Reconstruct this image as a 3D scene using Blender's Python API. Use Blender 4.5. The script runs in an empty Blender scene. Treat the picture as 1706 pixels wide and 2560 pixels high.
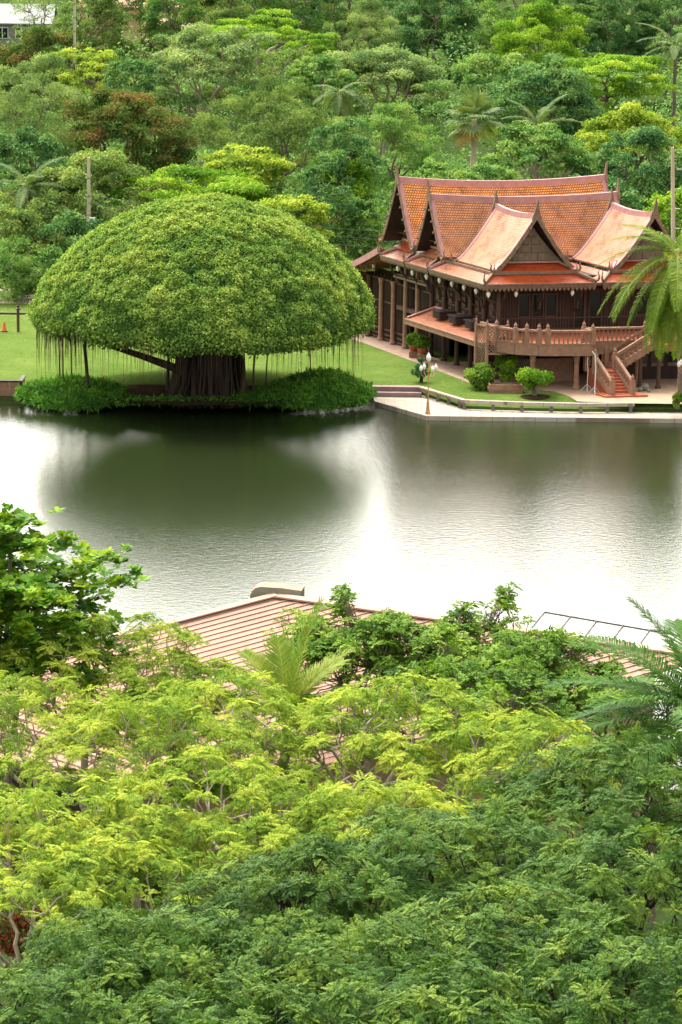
import bpy, math, random
import numpy as np
from mathutils import Matrix, Vector
random.seed(7)
rng = np.random.default_rng(11)
R = math.radians
sc = bpy.context.scene
col = sc.collection

# ------------------------------------------------------------------ camera
CAM_H, PITCH, ROLL, FOC = 34.5, R(12.0), R(0.7), 8000.0      # FOC in photo pixels (2560 high)
cf = np.array([0, math.cos(PITCH), -math.sin(PITCH)])
cu0 = np.array([0, math.sin(PITCH), math.cos(PITCH)])
cr = np.array([1.0, 0, 0]) * math.cos(ROLL) + cu0 * math.sin(ROLL)
cu = cu0 * math.cos(ROLL) - np.array([1.0, 0, 0]) * math.sin(ROLL)
CAMP = np.array([0, 0, CAM_H])
cd = bpy.data.cameras.new('camera')
cd.sensor_fit = 'VERTICAL'; cd.sensor_height = 36.0; cd.lens = FOC / 2560 * 36
cd.clip_start = 0.5; cd.clip_end = 5000
cam = bpy.data.objects.new('camera', cd); col.objects.link(cam)
mw = Matrix.Identity(4)
for i in range(3):
    mw[i][0], mw[i][1], mw[i][2] = cr[i], cu[i], -cf[i]
mw[2][3] = CAM_H
cam.matrix_world = mw
sc.camera = cam

# ------------------------------------------------------------------ sky, sun, exposure
SUN_EL, SUN_AZ = R(62), R(-35)          # azimuth from +Y, towards -X: high soft sun behind the overcast
w = bpy.data.worlds.new('World'); sc.world = w; w.use_nodes = True
wn, wl = w.node_tree.nodes, w.node_tree.links
wn.clear()
sky = wn.new('ShaderNodeTexSky'); sky.sky_type = 'NISHITA'; sky.sun_disc = False
sky.sun_elevation = SUN_EL; sky.sun_rotation = SUN_AZ; sky.altitude = 50
sky.air_density = 1.6; sky.dust_density = 5.0; sky.ozone_density = 1.0
hs = wn.new('ShaderNodeHueSaturation'); hs.inputs['Saturation'].default_value = 0.18
wl.new(sky.outputs[0], hs.inputs['Color'])
# the overcast glows where the sun stands behind it, over the far bank
tc = wn.new('ShaderNodeTexCoord')
dt = wn.new('ShaderNodeVectorMath'); dt.operation = 'DOT_PRODUCT'; dt.inputs[1].default_value = (-0.10, 0.955, 0.28)
wl.new(tc.outputs['Generated'], dt.inputs[0])
mr = wn.new('ShaderNodeMapRange'); mr.interpolation_type = 'SMOOTHSTEP'
mr.inputs['From Min'].default_value = 0.55; mr.inputs['From Max'].default_value = 0.97
mr.inputs['To Min'].default_value = 2.3; mr.inputs['To Max'].default_value = 5.6
wl.new(dt.outputs['Value'], mr.inputs['Value'])
vm = wn.new('ShaderNodeVectorMath'); vm.operation = 'MULTIPLY'
tint = wn.new('ShaderNodeVectorMath'); tint.operation = 'MULTIPLY'; tint.inputs[1].default_value = (1.06, 1.0, 0.90)
wl.new(hs.outputs[0], vm.inputs[0]); wl.new(mr.outputs[0], vm.inputs[1]); wl.new(vm.outputs[0], tint.inputs[0])
bg = wn.new('ShaderNodeBackground'); bg.inputs['Strength'].default_value = 0.12
wl.new(tint.outputs[0], bg.inputs['Color'])
wo = wn.new('ShaderNodeOutputWorld'); wl.new(bg.outputs[0], wo.inputs[0])
sd = bpy.data.lights.new('sun', 'SUN'); sd.energy = 1.2; sd.angle = R(14); sd.color = (1.0, 0.96, 0.88)
so = bpy.data.objects.new('sun', sd); col.objects.link(so)
so.rotation_euler = Vector((math.sin(SUN_AZ) * math.cos(SUN_EL), math.cos(SUN_AZ) * math.cos(SUN_EL), math.sin(SUN_EL))).to_track_quat('Z', 'Y').to_euler()
so.location = (0, 0, 200)
vs = sc.view_settings
vs.view_transform = 'Standard'; vs.look = 'None'; vs.gamma = 1.0; vs.exposure = 0.80; vs.use_curve_mapping = False
sc.render.engine = 'CYCLES'
try:
    sc.cycles.max_bounces = 8; sc.cycles.diffuse_bounces = 3; sc.cycles.glossy_bounces = 3
    sc.cycles.transmission_bounces = 4; sc.cycles.transparent_max_bounces = 6
    sc.cycles.caustics_reflective = False; sc.cycles.caustics_refractive = False
except Exception:
    pass

# ------------------------------------------------------------------ survey helpers
def ray(u, v):
    return cf + cr * (u - 853) / FOC + cu * (1280 - v) / FOC
def on_level(u, v, z):                    # world point at height z
    d = ray(u, v); return CAMP + d * ((z - CAM_H) / d[2])
def at_range(u, v, y):                    # world point at distance y down the view
    d = ray(u, v); return CAMP + d * (y / d[1])
HO = np.array([8.9, 200.2])               # house origin: front left eave corner
HU = np.array([math.cos(R(12)), math.sin(R(12))]); HV = np.array([math.cos(R(115)), math.sin(R(115))])
def H(u, v, z):
    q = HO + HU * u + HV * v
    return (float(q[0]), float(q[1]), float(z))

# ------------------------------------------------------------------ mesh building
WL = {}                                    # world location of every object built
class MB:
    """collects polygons (world coordinates) for ONE mesh object"""
    def __init__(s): s.v = []; s.f = []; s.uv = {}; s.fm = {}; s.smooth = False
    def add(s, vs, fs, uvs=None, mi=0):
        b = len(s.v); s.v += [tuple(map(float, p)) for p in vs]
        for i, f in enumerate(fs):
            if uvs: s.uv[len(s.f)] = uvs[i]
            if mi: s.fm[len(s.f)] = mi
            s.f.append(tuple(b + k for k in f))
        return s
    def box(s, x0, x1, y0, y1, z0, z1, T=None, mi=0):
        p = [(x, y, z) for z in (z0, z1) for y in (y0, y1) for x in (x0, x1)]
        if T: p = [T(*q) for q in p]
        return s.add(p, [(0, 2, 3, 1), (4, 5, 7, 6), (0, 1, 5, 4), (2, 6, 7, 3), (0, 4, 6, 2), (1, 3, 7, 5)], mi=mi)
    def prism(s, poly, z0, z1, T=None, mi=0):
        n = len(poly); p = [(x, y, z0) for x, y in poly] + [(x, y, z1) for x, y in poly]
        if T: p = [T(*q) for q in p]
        return s.add(p, [tuple(range(n))[::-1], tuple(range(n, 2 * n))] + [(i, (i + 1) % n, n + (i + 1) % n, n + i) for i in range(n)], mi=mi)
    def bar(s, a, b, w, h, mi=0):          # rectangular bar from a to b, w wide, h high
        a = np.array(a, float); b = np.array(b, float); d = b - a; d /= np.linalg.norm(d)
        up = np.array([0, 0, 1.0])
        if abs(d[2]) > .95: up = np.array([0, 1.0, 0])
        x = np.cross(d, up); x /= np.linalg.norm(x); y = np.cross(x, d)
        p = []
        for c in (a, b):
            for i, j in ((-1, -1), (1, -1), (1, 1), (-1, 1)): p.append(c + x * i * w / 2 + y * j * h / 2)
        return s.add(p, [(0, 1, 2, 3), (7, 6, 5, 4), (0, 4, 5, 1), (1, 5, 6, 2), (2, 6, 7, 3), (3, 7, 4, 0)], mi=mi)
    def tube(s, pts, rad, n=6, mi=0, cap=True):
        pts = np.array(pts, float); m = len(pts)
        rad = np.broadcast_to(np.array(rad, float), (m,))
        tan = np.gradient(pts, axis=0); tan /= np.linalg.norm(tan, axis=1)[:, None] + 1e-9
        ref = np.array([1.0, 0, 0]) if abs(tan[0][0]) < .8 else np.array([0, 1.0, 0])
        vs = []
        for i in range(m):
            x = np.cross(tan[i], ref); x /= np.linalg.norm(x) + 1e-9; y = np.cross(tan[i], x)
            for k in range(n):
                a = 2 * math.pi * k / n
                vs.append(pts[i] + (x * math.cos(a) + y * math.sin(a)) * rad[i])
        fs = [(i * n + k, i * n + (k + 1) % n, (i + 1) * n + (k + 1) % n, (i + 1) * n + k) for i in range(m - 1) for k in range(n)]
        if cap: fs += [tuple(range(n))[::-1], tuple((m - 1) * n + k for k in range(n))]
        return s.add(vs, fs, mi=mi)
    def lathe(s, c, prof, n=12, mi=0):     # prof: (radius, height) pairs
        vs = []; m = len(prof)
        for r, z in prof:
            for k in range(n):
                a = 2 * math.pi * k / n
                vs.append((c[0] + r * math.cos(a), c[1] + r * math.sin(a), c[2] + z))
        fs = [(i * n + k, i * n + (k + 1) % n, (i + 1) * n + (k + 1) % n, (i + 1) * n + k) for i in range(m - 1) for k in range(n)]
        fs += [tuple(range(n))[::-1], tuple((m - 1) * n + k for k in range(n))]
        return s.add(vs, fs, mi=mi)
    def grid(s, P, uv=None, mi=0, flip=False):      # P[i][j] points
        a = len(P); b = len(P[0]); vs = [p for r_ in P for p in r_]
        fs = []; uvs = []
        for i in range(a - 1):
            for j in range(b - 1):
                q = (i * b + j, i * b + j + 1, (i + 1) * b + j + 1, (i + 1) * b + j)
                if flip: q = q[::-1]
                fs.append(q)
                if uv: uvs.append([uv[k // b][k % b] for k in q])
        return s.add(vs, fs, uvs if uv else None, mi=mi)
    def sheet(s, P, th, uv=None, mi=0, under=0):    # grid with thickness th (downwards)
        Q = [[(p[0], p[1], p[2] - th) for p in r_] for r_ in P]
        s.grid(P, uv, mi); s.grid(Q, None, under or mi, True)
        a = len(P); b = len(P[0])
        edge = [(i, 0) for i in range(a)] + [(a - 1, j) for j in range(1, b)] + [(i, b - 1) for i in range(a - 2, -1, -1)] + [(0, j) for j in range(b - 2, 0, -1)]
        n = len(edge)
        s.add([P[i][j] for i, j in edge] + [Q[i][j] for i, j in edge], [(k, (k + 1) % n, n + (k + 1) % n, n + k) for k in range(n)], mi=mi)
        return s
    def build(s, name, mats, parent=None, base=None, smooth=None):
        me = bpy.data.meshes.new(name)
        if parent is not None: base = WL[parent.name]
        elif base is None: base = (0, 0, 0)
        me.from_pydata([(x - base[0], y - base[1], z - base[2]) for x, y, z in s.v], [], s.f)
        if not isinstance(mats, (list, tuple)): mats = [mats]
        for m in mats: me.materials.append(m)
        if s.fm:
            for i, k in s.fm.items(): me.polygons[i].material_index = k
        if s.uv:
            l = me.uv_layers.new(name='UVMap')
            for i, cs in s.uv.items():
                for li, c in zip(me.polygons[i].loop_indices, cs): l.data[li].uv = c
        if smooth if smooth is not None else s.smooth:
            me.polygons.foreach_set('use_smooth', [True] * len(me.polygons))
        me.update()
        return link(name, me, parent, base)

def link(name, me, parent=None, base=(0, 0, 0)):
    o = bpy.data.objects.new(name, me); col.objects.link(o)
    if parent is not None: o.parent = parent
    else: o.location = base
    WL[o.name] = tuple(base)
    return o
def thing(name, label, cat, loc, group=None):
    o = bpy.data.objects.new(name, None); col.objects.link(o); o.empty_display_size = .3
    o.location = loc; WL[o.name] = tuple(map(float, loc))
    o['label'] = label; o['category'] = cat
    if group: o['group'] = group
    return o
def tag(o, label, cat, group=None, kind=None):
    if label: o['label'] = label
    if cat: o['category'] = cat
    if group: o['group'] = group
    if kind: o['kind'] = kind
    return o
def dup(root, loc, label=None, group=None, rotz=None, scale=None):
    r_ = root.copy(); col.objects.link(r_); r_.location = loc
    if rotz is not None: r_.rotation_euler = (0, 0, rotz)
    if scale is not None: r_.scale = scale
    if label: r_['label'] = label
    if group: r_['group'] = group
    for ch in list(root.children):
        c = ch.copy(); col.objects.link(c); c.parent = r_
        for g in list(ch.children):
            d = g.copy(); col.objects.link(d); d.parent = c
    return r_

# ------------------------------------------------------------------ leaf meshes (numpy)
def quads_object(name, V, tintv, mat, parent=None, base=(0, 0, 0), extra=None):
    """V: (N,4,3) leaf quads in world coordinates; tintv: per leaf 0..1"""
    if parent is not None: base = WL[parent.name]
    n = len(V); vv = V.reshape(-1, 3) - np.array(base)
    me = bpy.data.meshes.new(name)
    me.vertices.add(n * 4); me.vertices.foreach_set('co', vv.astype(np.float32).ravel())
    me.loops.add(n * 4); me.loops.foreach_set('vertex_index', np.arange(n * 4, dtype=np.int32))
    me.polygons.add(n); me.polygons.foreach_set('loop_start', np.arange(n, dtype=np.int32) * 4)
    at = me.attributes.new('tint', 'FLOAT', 'FACE'); at.data.foreach_set('value', np.asarray(tintv, np.float32))
    me.materials.append(mat)
    me.update(calc_edges=True); me.validate()
    return link(name, me, parent, base)
def unit(a): return a / (np.linalg.norm(a, axis=-1, keepdims=True) + 1e-9)
def frames(nrm, yaw=None):
    """rotation matrices whose third axis is nrm"""
    n = unit(nrm); k = len(n)
    t = rng.normal(size=(k, 3)); x = unit(t - n * (t * n).sum(1, keepdims=True)); y = np.cross(n, x)
    return np.stack([x, y, n], axis=2)
def instance(T, F, s, pos):
    """template quads T (Q,4,3) placed with frames F (N,3,3), scale s (N,), pos (N,3) -> (N*Q,4,3)"""
    out = np.einsum('nij,qkj->nqki', F, T) * np.asarray(s).reshape(-1, 1, 1, 1) + pos[:, None, None, :]
    return out.reshape(-1, 4, 3)
def rhomb(L, W_, fold=0.15):
    return np.array([[[0, 0, 0], [L * .45, W_ / 2, W_ * fold], [L, 0, -L * .06], [L * .45, -W_ / 2, W_ * fold]]], float)
def leafset(pos, nrm, L, W_, jit=0.6, sj=0.3):
    n = len(pos); nn = unit(unit(nrm) + rng.normal(size=(n, 3)) * jit)
    return instance(rhomb(L, W_), frames(nn), 1 + sj * rng.uniform(-1, 1, n), pos)
def fbm(p, sc_=1.0, seed=0):
    """cheap smooth pseudo noise of points, about -1..1"""
    r_ = np.random.default_rng(seed); o = np.zeros(len(p)); a = 1.0; tot = 0
    for k in range(4):
        for j in range(3):
            d = unit(r_.normal(size=3)); ph = r_.uniform(0, 6.28)
            o += a * np.sin((p @ d) * sc_ * (1.9 ** k) * r_.uniform(.8, 1.25) + ph)
        tot += a * 1.7; a *= .55
    return o / tot
# ------------------------------------------------------------------ materials
def mat(name):
    m = bpy.data.materials.new(name); m.use_nodes = True
    nt = m.node_tree; b = nt.nodes['Principled BSDF']
    return m, nt, b
def N(nt, typ, **kw):
    n = nt.nodes.new('ShaderNode' + typ)
    for k, v in kw.items():
        if k in n.inputs: n.inputs[k].default_value = v
        else: setattr(n, k, v)
    return n
def ramp(nt, fac, stops):
    r_ = nt.nodes.new('ShaderNodeValToRGB'); e = r_.color_ramp.elements
    while len(e) < len(stops): e.new(.5)
    for k, (p, c) in enumerate(stops):
        e[k].position = p; e[k].color = (*c, 1)
    nt.links.new(fac, r_.inputs[0]); return r_
def mix(nt, f, a, b, mode='MIX'):
    n = nt.nodes.new('ShaderNodeMix'); n.data_type = 'RGBA'; n.blend_type = mode
    for s, v in ((0, f), (6, a), (7, b)):
        if hasattr(v, 'is_linked') or hasattr(v, 'links'): nt.links.new(v, n.inputs[s])
        else: n.inputs[s].default_value = v if s == 0 else (*v, 1)
    return n.outputs[2]
def plain(name, c, rough=.7, spec=.3, var=.25, scale=3.0, bump=.0, bscale=20, metal=0, streak=False):
    """weathered surface: colour broken by two noises, optional bump"""
    m, nt, b = mat(name); L = nt.links
    tc = N(nt, 'TexCoord'); mp = N(nt, 'Mapping'); L.new(tc.outputs['Object'], mp.inputs[0])
    if streak: mp.inputs['Scale'].default_value = (1, 1, .15)
    n1 = N(nt, 'TexNoise', Scale=scale, Detail=6.0, Roughness=.65); L.new(mp.outputs[0], n1.inputs['Vector'])
    lo = tuple(x * (1 - var) for x in c); hi = tuple(min(1, x * (1 + var)) for x in c)
    r_ = ramp(nt, n1.outputs['Fac'], [(.3, lo), (.7, hi)])
    L.new(r_.outputs[0], b.inputs['Base Color'])
    b.inputs['Roughness'].default_value = rough; b.inputs['Specular IOR Level'].default_value = spec; b.inputs['Metallic'].default_value = metal
    if bump:
        n2 = N(nt, 'TexNoise', Scale=bscale, Detail=4.0); L.new(tc.outputs['Object'], n2.inputs['Vector'])
        bp = N(nt, 'Bump', Strength=bump, Distance=.05); L.new(n2.outputs['Fac'], bp.inputs['Height']); L.new(bp.outputs[0], b.inputs['Normal'])
    return m
def leafmat(name, stops, trans=.3, rough=.45, spec=.35, clump=.35, cscale=.5):
    """leaves: each leaf its own tint, some carrying painted highlight and shade, clumps of younger and older growth"""
    m, nt, b = mat(name); L = nt.links
    at = N(nt, 'Attribute', attribute_name='tint')
    tc = N(nt, 'TexCoord'); oi = N(nt, 'ObjectInfo')
    ad = N(nt, 'VectorMath', operation='ADD'); L.new(tc.outputs['Object'], ad.inputs[0])
    mul = N(nt, 'Math', operation='MULTIPLY'); mul.inputs[1].default_value = 37.0; L.new(oi.outputs['Random'], mul.inputs[0]); L.new(mul.outputs[0], ad.inputs[1])
    n1 = N(nt, 'TexNoise', Scale=cscale, Detail=3.0); L.new(ad.outputs[0], n1.inputs['Vector'])
    mrn = N(nt, 'MapRange'); L.new(n1.outputs['Fac'], mrn.inputs['Value'])
    for k, v in (('From Min', .3), ('From Max', .7), ('To Min', -clump), ('To Max', clump)): mrn.inputs[k].default_value = v
    sm = N(nt, 'Math', operation='ADD'); sm.use_clamp = True; L.new(at.outputs['Fac'], sm.inputs[0]); L.new(mrn.outputs[0], sm.inputs[1])
    r_ = ramp(nt, sm.outputs[0], stops)
    L.new(r_.outputs[0], b.inputs['Base Color'])
    b.inputs['Roughness'].default_value = min(.9, rough + .2); b.inputs['Specular IOR Level'].default_value = spec * .2
    t = N(nt, 'BsdfTranslucent'); g = mix(nt, 1.0, r_.outputs[0], (1.0, 1.0, .45), 'MULTIPLY'); L.new(g, t.inputs[0])
    ms = N(nt, 'MixShader'); ms.inputs[0].default_value = trans
    L.new(b.outputs[0], ms.inputs[1]); L.new(t.outputs[0], ms.inputs[2]); L.new(ms.outputs[0], nt.nodes['Material Output'].inputs[0])
    return m
def tilemat(name, c1, c2, dark, tw=.2, th=.22, mortar=.03, rough=.4, spec=.5, pale=None, rot=0):
    """rows of roof tiles in UV metres"""
    m, nt, b = mat(name); L = nt.links
    uv = N(nt, 'UVMap'); br = N(nt, 'TexBrick', offset=.5)
    mp = N(nt, 'Mapping'); mp.inputs['Rotation'].default_value = (0, 0, rot); L.new(uv.outputs[0], mp.inputs[0]); L.new(mp.outputs[0], br.inputs['Vector'])
    br.inputs['Color1'].default_value = (*c1, 1); br.inputs['Color2'].default_value = (*c2, 1); br.inputs['Mortar'].default_value = (*dark, 1)
    for k, v in (('Scale', 1.0), ('Mortar Size', mortar), ('Mortar Smooth', .3), ('Bias', 0.0), ('Brick Width', tw), ('Row Height', th)): br.inputs[k].default_value = v
    n1 = N(nt, 'TexNoise', Scale=1.1, Detail=5.0, Roughness=.7); L.new(uv.outputs[0], n1.inputs['Vector'])
    f = ramp(nt, n1.outputs['Fac'], [(.33, (.55, .52, .5)), (.48, (.95, .95, .95)), (.72, (1.22, 1.18, 1.12))])
    c = mix(nt, 1.0, br.outputs[0], f.outputs[0], 'MULTIPLY')
    if pale:
        n3 = N(nt, 'TexNoise', Scale=.55, Detail=6.0, Roughness=.6); L.new(uv.outputs[0], n3.inputs['Vector'])
        pf = ramp(nt, n3.outputs['Fac'], [(.40, (0, 0, 0)), (.62, (1, 1, 1))])
        c = mix(nt, pf.outputs[0], c, pale)
    L.new(c, b.inputs['Base Color'])
    b.inputs['Roughness'].default_value = rough; b.inputs['Specular IOR Level'].default_value = spec
    bp = N(nt, 'Bump', Strength=.8, Distance=.04); inv = N(nt, 'Math', operation='SUBTRACT'); inv.inputs[0].default_value = 1.0
    L.new(br.outputs['Fac'], inv.inputs[1]); L.new(inv.outputs[0], bp.inputs['Height']); L.new(bp.outputs[0], b.inputs['Normal'])
    return m

M = {}
M['roof_orange'] = tilemat('roof_orange', (.80, .36, .09), (.70, .26, .06), (.13, .04, .02), .165, .15, .024, .42, .35)
M['roof_salmon'] = tilemat('roof_salmon', (.66, .29, .12), (.57, .22, .09), (.16, .06, .04), .165, .15, .024, .42, .35)
M['roof_pale'] = tilemat('roof_pale', (.60, .26, .16), (.48, .17, .09), (.24, .08, .05), .16, .15, .014, .6, .22, pale=(.47, .25, .165))
M['roof_red'] = tilemat('roof_red', (.50, .075, .012), (.36, .05, .012), (.14, .03, .015), .16, .15, .02, .35, .35)
M['roof_rose'] = tilemat('roof_rose', (.48, .18, .085), (.38, .125, .055), (.18, .06, .04), .16, .15, .018, .4, .45)
M['pink'] = plain('pink_plaster', (.38, .19, .185), .55, .35, .2, 2.5, .2, 15)
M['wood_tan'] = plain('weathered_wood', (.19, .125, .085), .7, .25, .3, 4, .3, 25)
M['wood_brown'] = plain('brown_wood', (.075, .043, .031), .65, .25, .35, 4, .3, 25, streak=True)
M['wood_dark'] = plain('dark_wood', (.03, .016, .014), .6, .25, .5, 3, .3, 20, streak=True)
M['gable_panel'] = plain('gable_panel', (.17, .125, .085), .7, .2, .3, 3, .3, 18)
M['concrete_brown'] = plain('brown_concrete', (.27, .155, .105), .75, .25, .25, 3, .3, 30)
M['terracotta'] = plain('terracotta', (.36, .10, .05), .6, .3, .25, 4, .2, 30)
M['white_glass'] = plain('white_glass', (.85, .83, .78), .25, .5, .04, 2)
M['glass_dark'] = plain('window_glass', (.012, .015, .014), .15, .25, .2, 1)
M['quay'] = plain('quay_concrete', (.36, .32, .27), .8, .15, .2, 1.2, .3, 15)
M['paving'] = plain('paving', (.36, .255, .185), .85, .1, .15, 1.5, .2, 20)
M['path'] = plain('path_gravel', (.30, .21, .16), .85, .2, .25, 2.5, .4, 30)
M['step'] = plain('purple_step', (.22, .15, .15), .7, .3, .25, 2, .3, 20)
M['rail_wood'] = plain('grey_rail', (.14, .12, .11), .6, .35, .35, 3, .3, 25)
M['metal_white'] = plain('pale_metal', (.62, .66, .66), .4, .4, .1, 4)
M['metal_gold'] = plain('gold_paint', (.42, .22, .10), .5, .4, .2, 6)
M['pole'] = plain('concrete_pole', (.40, .35, .26), .8, .25, .25, 1.5, .2, 20, streak=True)
M['bark'] = plain('bark', (.16, .125, .10), .85, .2, .35, 3, .5, 14, streak=True)
M['bark_pale'] = plain('pale_bark', (.36, .30, .24), .85, .2, .3, 3, .4, 14, streak=True)
M['bark_dark'] = plain('dark_bark', (.042, .032, .026), .9, .15, .45, 2, .5, 10, streak=True)
M['root'] = plain('aerial_root', (.075, .052, .038), .9, .15, .3, 3, .3, 14, streak=True)
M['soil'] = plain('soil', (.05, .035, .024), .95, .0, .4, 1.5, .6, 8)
M['orange_plastic'] = plain('orange_plastic', (.6, .12, .03), .5, .4, .1, 3)
M['wire'] = plain('wire', (.02, .02, .02), .6, .3, .1, 3)
M['rust'] = plain('rusty_metal', (.27, .15, .10), .7, .3, .35, 2.0, .2, 20)
M['galv'] = plain('galvanised', (.17, .175, .14), .5, .4, .2, 2.0, .1, 20)
M['cream'] = plain('cream_wall', (.4, .28, .17), .8, .2, .12, .8)
M['roof_grey'] = plain('grey_sheet_roof', (.13, .15, .155), .55, .35, .15, .8, .1, 8)
M['shade_net'] = plain('shade_sheet', (.5, .5, .45), .6, .3, .06, 1.0)

_q = M['quay'].node_tree; _b = _q.nodes['Principled BSDF']; _src = _b.inputs['Base Color'].links[0].from_socket
_tc = N(_q, 'TexCoord'); _br = N(_q, 'TexBrick'); _q.links.new(_tc.outputs['Object'], _br.inputs['Vector'])
for _k, _v in (('Scale', 1.0), ('Mortar Size', .02), ('Brick Width', 1.3), ('Row Height', .45), ('Bias', 0.0)): _br.inputs[_k].default_value = _v
_br.inputs['Color1'].default_value = (1, 1, 1, 1); _br.inputs['Color2'].default_value = (.88, .87, .85, 1); _br.inputs['Mortar'].default_value = (.5, .45, .4, 1)
_q.links.new(mix(_q, 1.0, _src, _br.outputs[0], 'MULTIPLY'), _b.inputs['Base Color'])
def ground_grass(name, a, b_, c):
    m, nt, b = mat(name); L = nt.links; tc = N(nt, 'TexCoord')
    n1 = N(nt, 'TexNoise', Scale=.22, Detail=9.0, Roughness=.7); L.new(tc.outputs['Object'], n1.inputs['Vector'])
    n2 = N(nt, 'TexNoise', Scale=5.0, Detail=5.0, Roughness=.8); L.new(tc.outputs['Object'], n2.inputs['Vector'])
    r1 = ramp(nt, n1.outputs['Fac'], [(.35, a), (.55, b_), (.7, c)])
    r2 = ramp(nt, n2.outputs['Fac'], [(.3, (.6, .64, .6)), (.7, (1.22, 1.2, 1.2))])
    L.new(mix(nt, 1.0, r1.outputs[0], r2.outputs[0], 'MULTIPLY'), b.inputs['Base Color'])
    b.inputs['Roughness'].default_value = .95; b.inputs['Specular IOR Level'].default_value = 0
    n3 = N(nt, 'TexNoise', Scale=25.0, Detail=4.0); L.new(tc.outputs['Object'], n3.inputs['Vector'])
    bp = N(nt, 'Bump', Strength=.7, Distance=.06); L.new(n3.outputs['Fac'], bp.inputs['Height']); L.new(bp.outputs[0], b.inputs['Normal'])
    return m
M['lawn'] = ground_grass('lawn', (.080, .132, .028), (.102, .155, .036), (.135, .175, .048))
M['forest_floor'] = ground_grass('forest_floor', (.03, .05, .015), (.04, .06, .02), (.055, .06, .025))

def water_material():
    m, nt, b = mat('water'); L = nt.links; tc = N(nt, 'TexCoord')
    def noise(scale, stretch, detail, off=0):
        mp = N(nt, 'Mapping'); mp.inputs['Scale'].default_value = stretch; mp.inputs['Location'].default_value = (off, off, 0)
        L.new(tc.outputs['Object'], mp.inputs[0]); n = N(nt, 'TexNoise', Scale=scale, Detail=detail, Roughness=.55); L.new(mp.outputs[0], n.inputs['Vector']); return n.outputs['Fac']
    big = noise(.05, (.6, 1, 1), 3.0)
    rip = noise(3.6, (.7, 1, 1), 4.0, 3); fine = noise(10.0, (.8, 1, 1), 3.0, 9)
    wind = ramp(nt, big, [(.38, (.35, .35, .35)), (.65, (1, 1, 1))])
    # rain rings
    vo = N(nt, 'TexVoronoi', Scale=1.6); L.new(tc.outputs['Object'], vo.inputs['Vector'])
    ring = ramp(nt, vo.outputs['Distance'], [(.0, (1, 1, 1)), (.05, (.2, .2, .2)), (.10, (.8, .8, .8)), (.16, (0, 0, 0))])
    a = N(nt, 'Math', operation='MULTIPLY'); L.new(rip, a.inputs[0]); L.new(wind.outputs[0], a.inputs[1])
    b2 = N(nt, 'Math', operation='MULTIPLY_ADD'); L.new(fine, b2.inputs[0]); b2.inputs[1].default_value = .35; L.new(a.outputs[0], b2.inputs[2])
    b3 = N(nt, 'Math', operation='MULTIPLY_ADD'); L.new(ring.outputs[0], b3.inputs[0]); b3.inputs[1].default_value = .12; L.new(b2.outputs[0], b3.inputs[2])
    bp = N(nt, 'Bump', Strength=WATER_BUMP, Distance=.05); L.new(b3.outputs[0], bp.inputs['Height'])
    L.new(bp.outputs[0], b.inputs['Normal'])
    b.inputs['Base Color'].default_value = (.014, .022, .007, 1)
    b.inputs['Roughness'].default_value = .14; b.inputs['IOR'].default_value = 1.50
    b.inputs['Specular IOR Level'].default_value = .5
    return m
WATER_BUMP = .40
M['water'] = water_material()

# foliage palettes (dark, middle, light)
M['leaf_banyan'] = leafmat('leaf_banyan', [(0, (0.060, 0.138, 0.028)), (.5, (0.163, 0.294, 0.052)), (1, (0.380, 0.476, 0.094))], .25, .5, .3, .25, .35)
M['leaf_yellow'] = leafmat('leaf_yellow', [(0, (0.076, 0.156, 0.023)), (.5, (0.209, 0.324, 0.039)), (1, (0.439, 0.502, 0.068))], .38, .5, .25, .25, .35)
M['leaf_rain'] = leafmat('leaf_rain', [(0, (0.024, 0.066, 0.011)), (.5, (0.058, 0.138, 0.018)), (1, (0.157, 0.239, 0.028))], .22, .38, .45, .25, .35)
M['leaf_mid'] = leafmat('leaf_mid', [(0, (0.040, 0.099, 0.017)), (.5, (0.113, 0.227, 0.029)), (1, (0.266, 0.385, 0.056))], .3, .45, .35, .25, .5)
M['leaf_almond'] = leafmat('leaf_almond', [(0, (0.031, 0.103, 0.014)), (.5, (0.103, 0.242, 0.019)), (1, (0.303, 0.424, 0.024))], .3, .35, .45, .25, .6)
M['leaf_bright'] = leafmat('leaf_bright', [(0, (0.070, 0.182, 0.017)), (.5, (0.182, 0.350, 0.030)), (1, (0.378, 0.518, 0.049))], .35, .5, .3, .3, .3)
M['leaf_green'] = leafmat('leaf_green', [(0, (0.062, 0.159, 0.045)), (.5, (0.143, 0.289, 0.071)), (1, (0.306, 0.429, 0.114))], .3, .5, .3, .3, .3)
M['leaf_dark'] = leafmat('leaf_dark', [(0, (0.043, 0.120, 0.046)), (.5, (0.099, 0.227, 0.074)), (1, (0.215, 0.347, 0.099))], .25, .5, .3, .3, .3)
M['leaf_olive'] = leafmat('leaf_olive', [(0, (0.072, 0.135, 0.040)), (.5, (0.160, 0.262, 0.070)), (1, (0.320, 0.397, 0.110))], .3, .55, .25, .3, .3)
M['leaf_pale'] = leafmat('leaf_pale', [(0, (0.105, 0.201, 0.076)), (.5, (0.212, 0.324, 0.114)), (1, (0.373, 0.462, 0.161))], .3, .55, .25, .3, .3)
M['leaf_rust'] = leafmat('leaf_rust', [(0, (0.047, 0.106, 0.022)), (.5, (0.112, 0.182, 0.039)), (.78, (0.150, 0.144, 0.044)), (1, (0.224, 0.152, 0.055))], .3, .55, .25, .5, .4)
M['leaf_lime'] = leafmat('leaf_lime', [(0, (0.110, 0.205, 0.021)), (.5, (0.268, 0.384, 0.042)), (1, (0.486, 0.564, 0.085))], .35, .5, .3, .35, .35)
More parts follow.
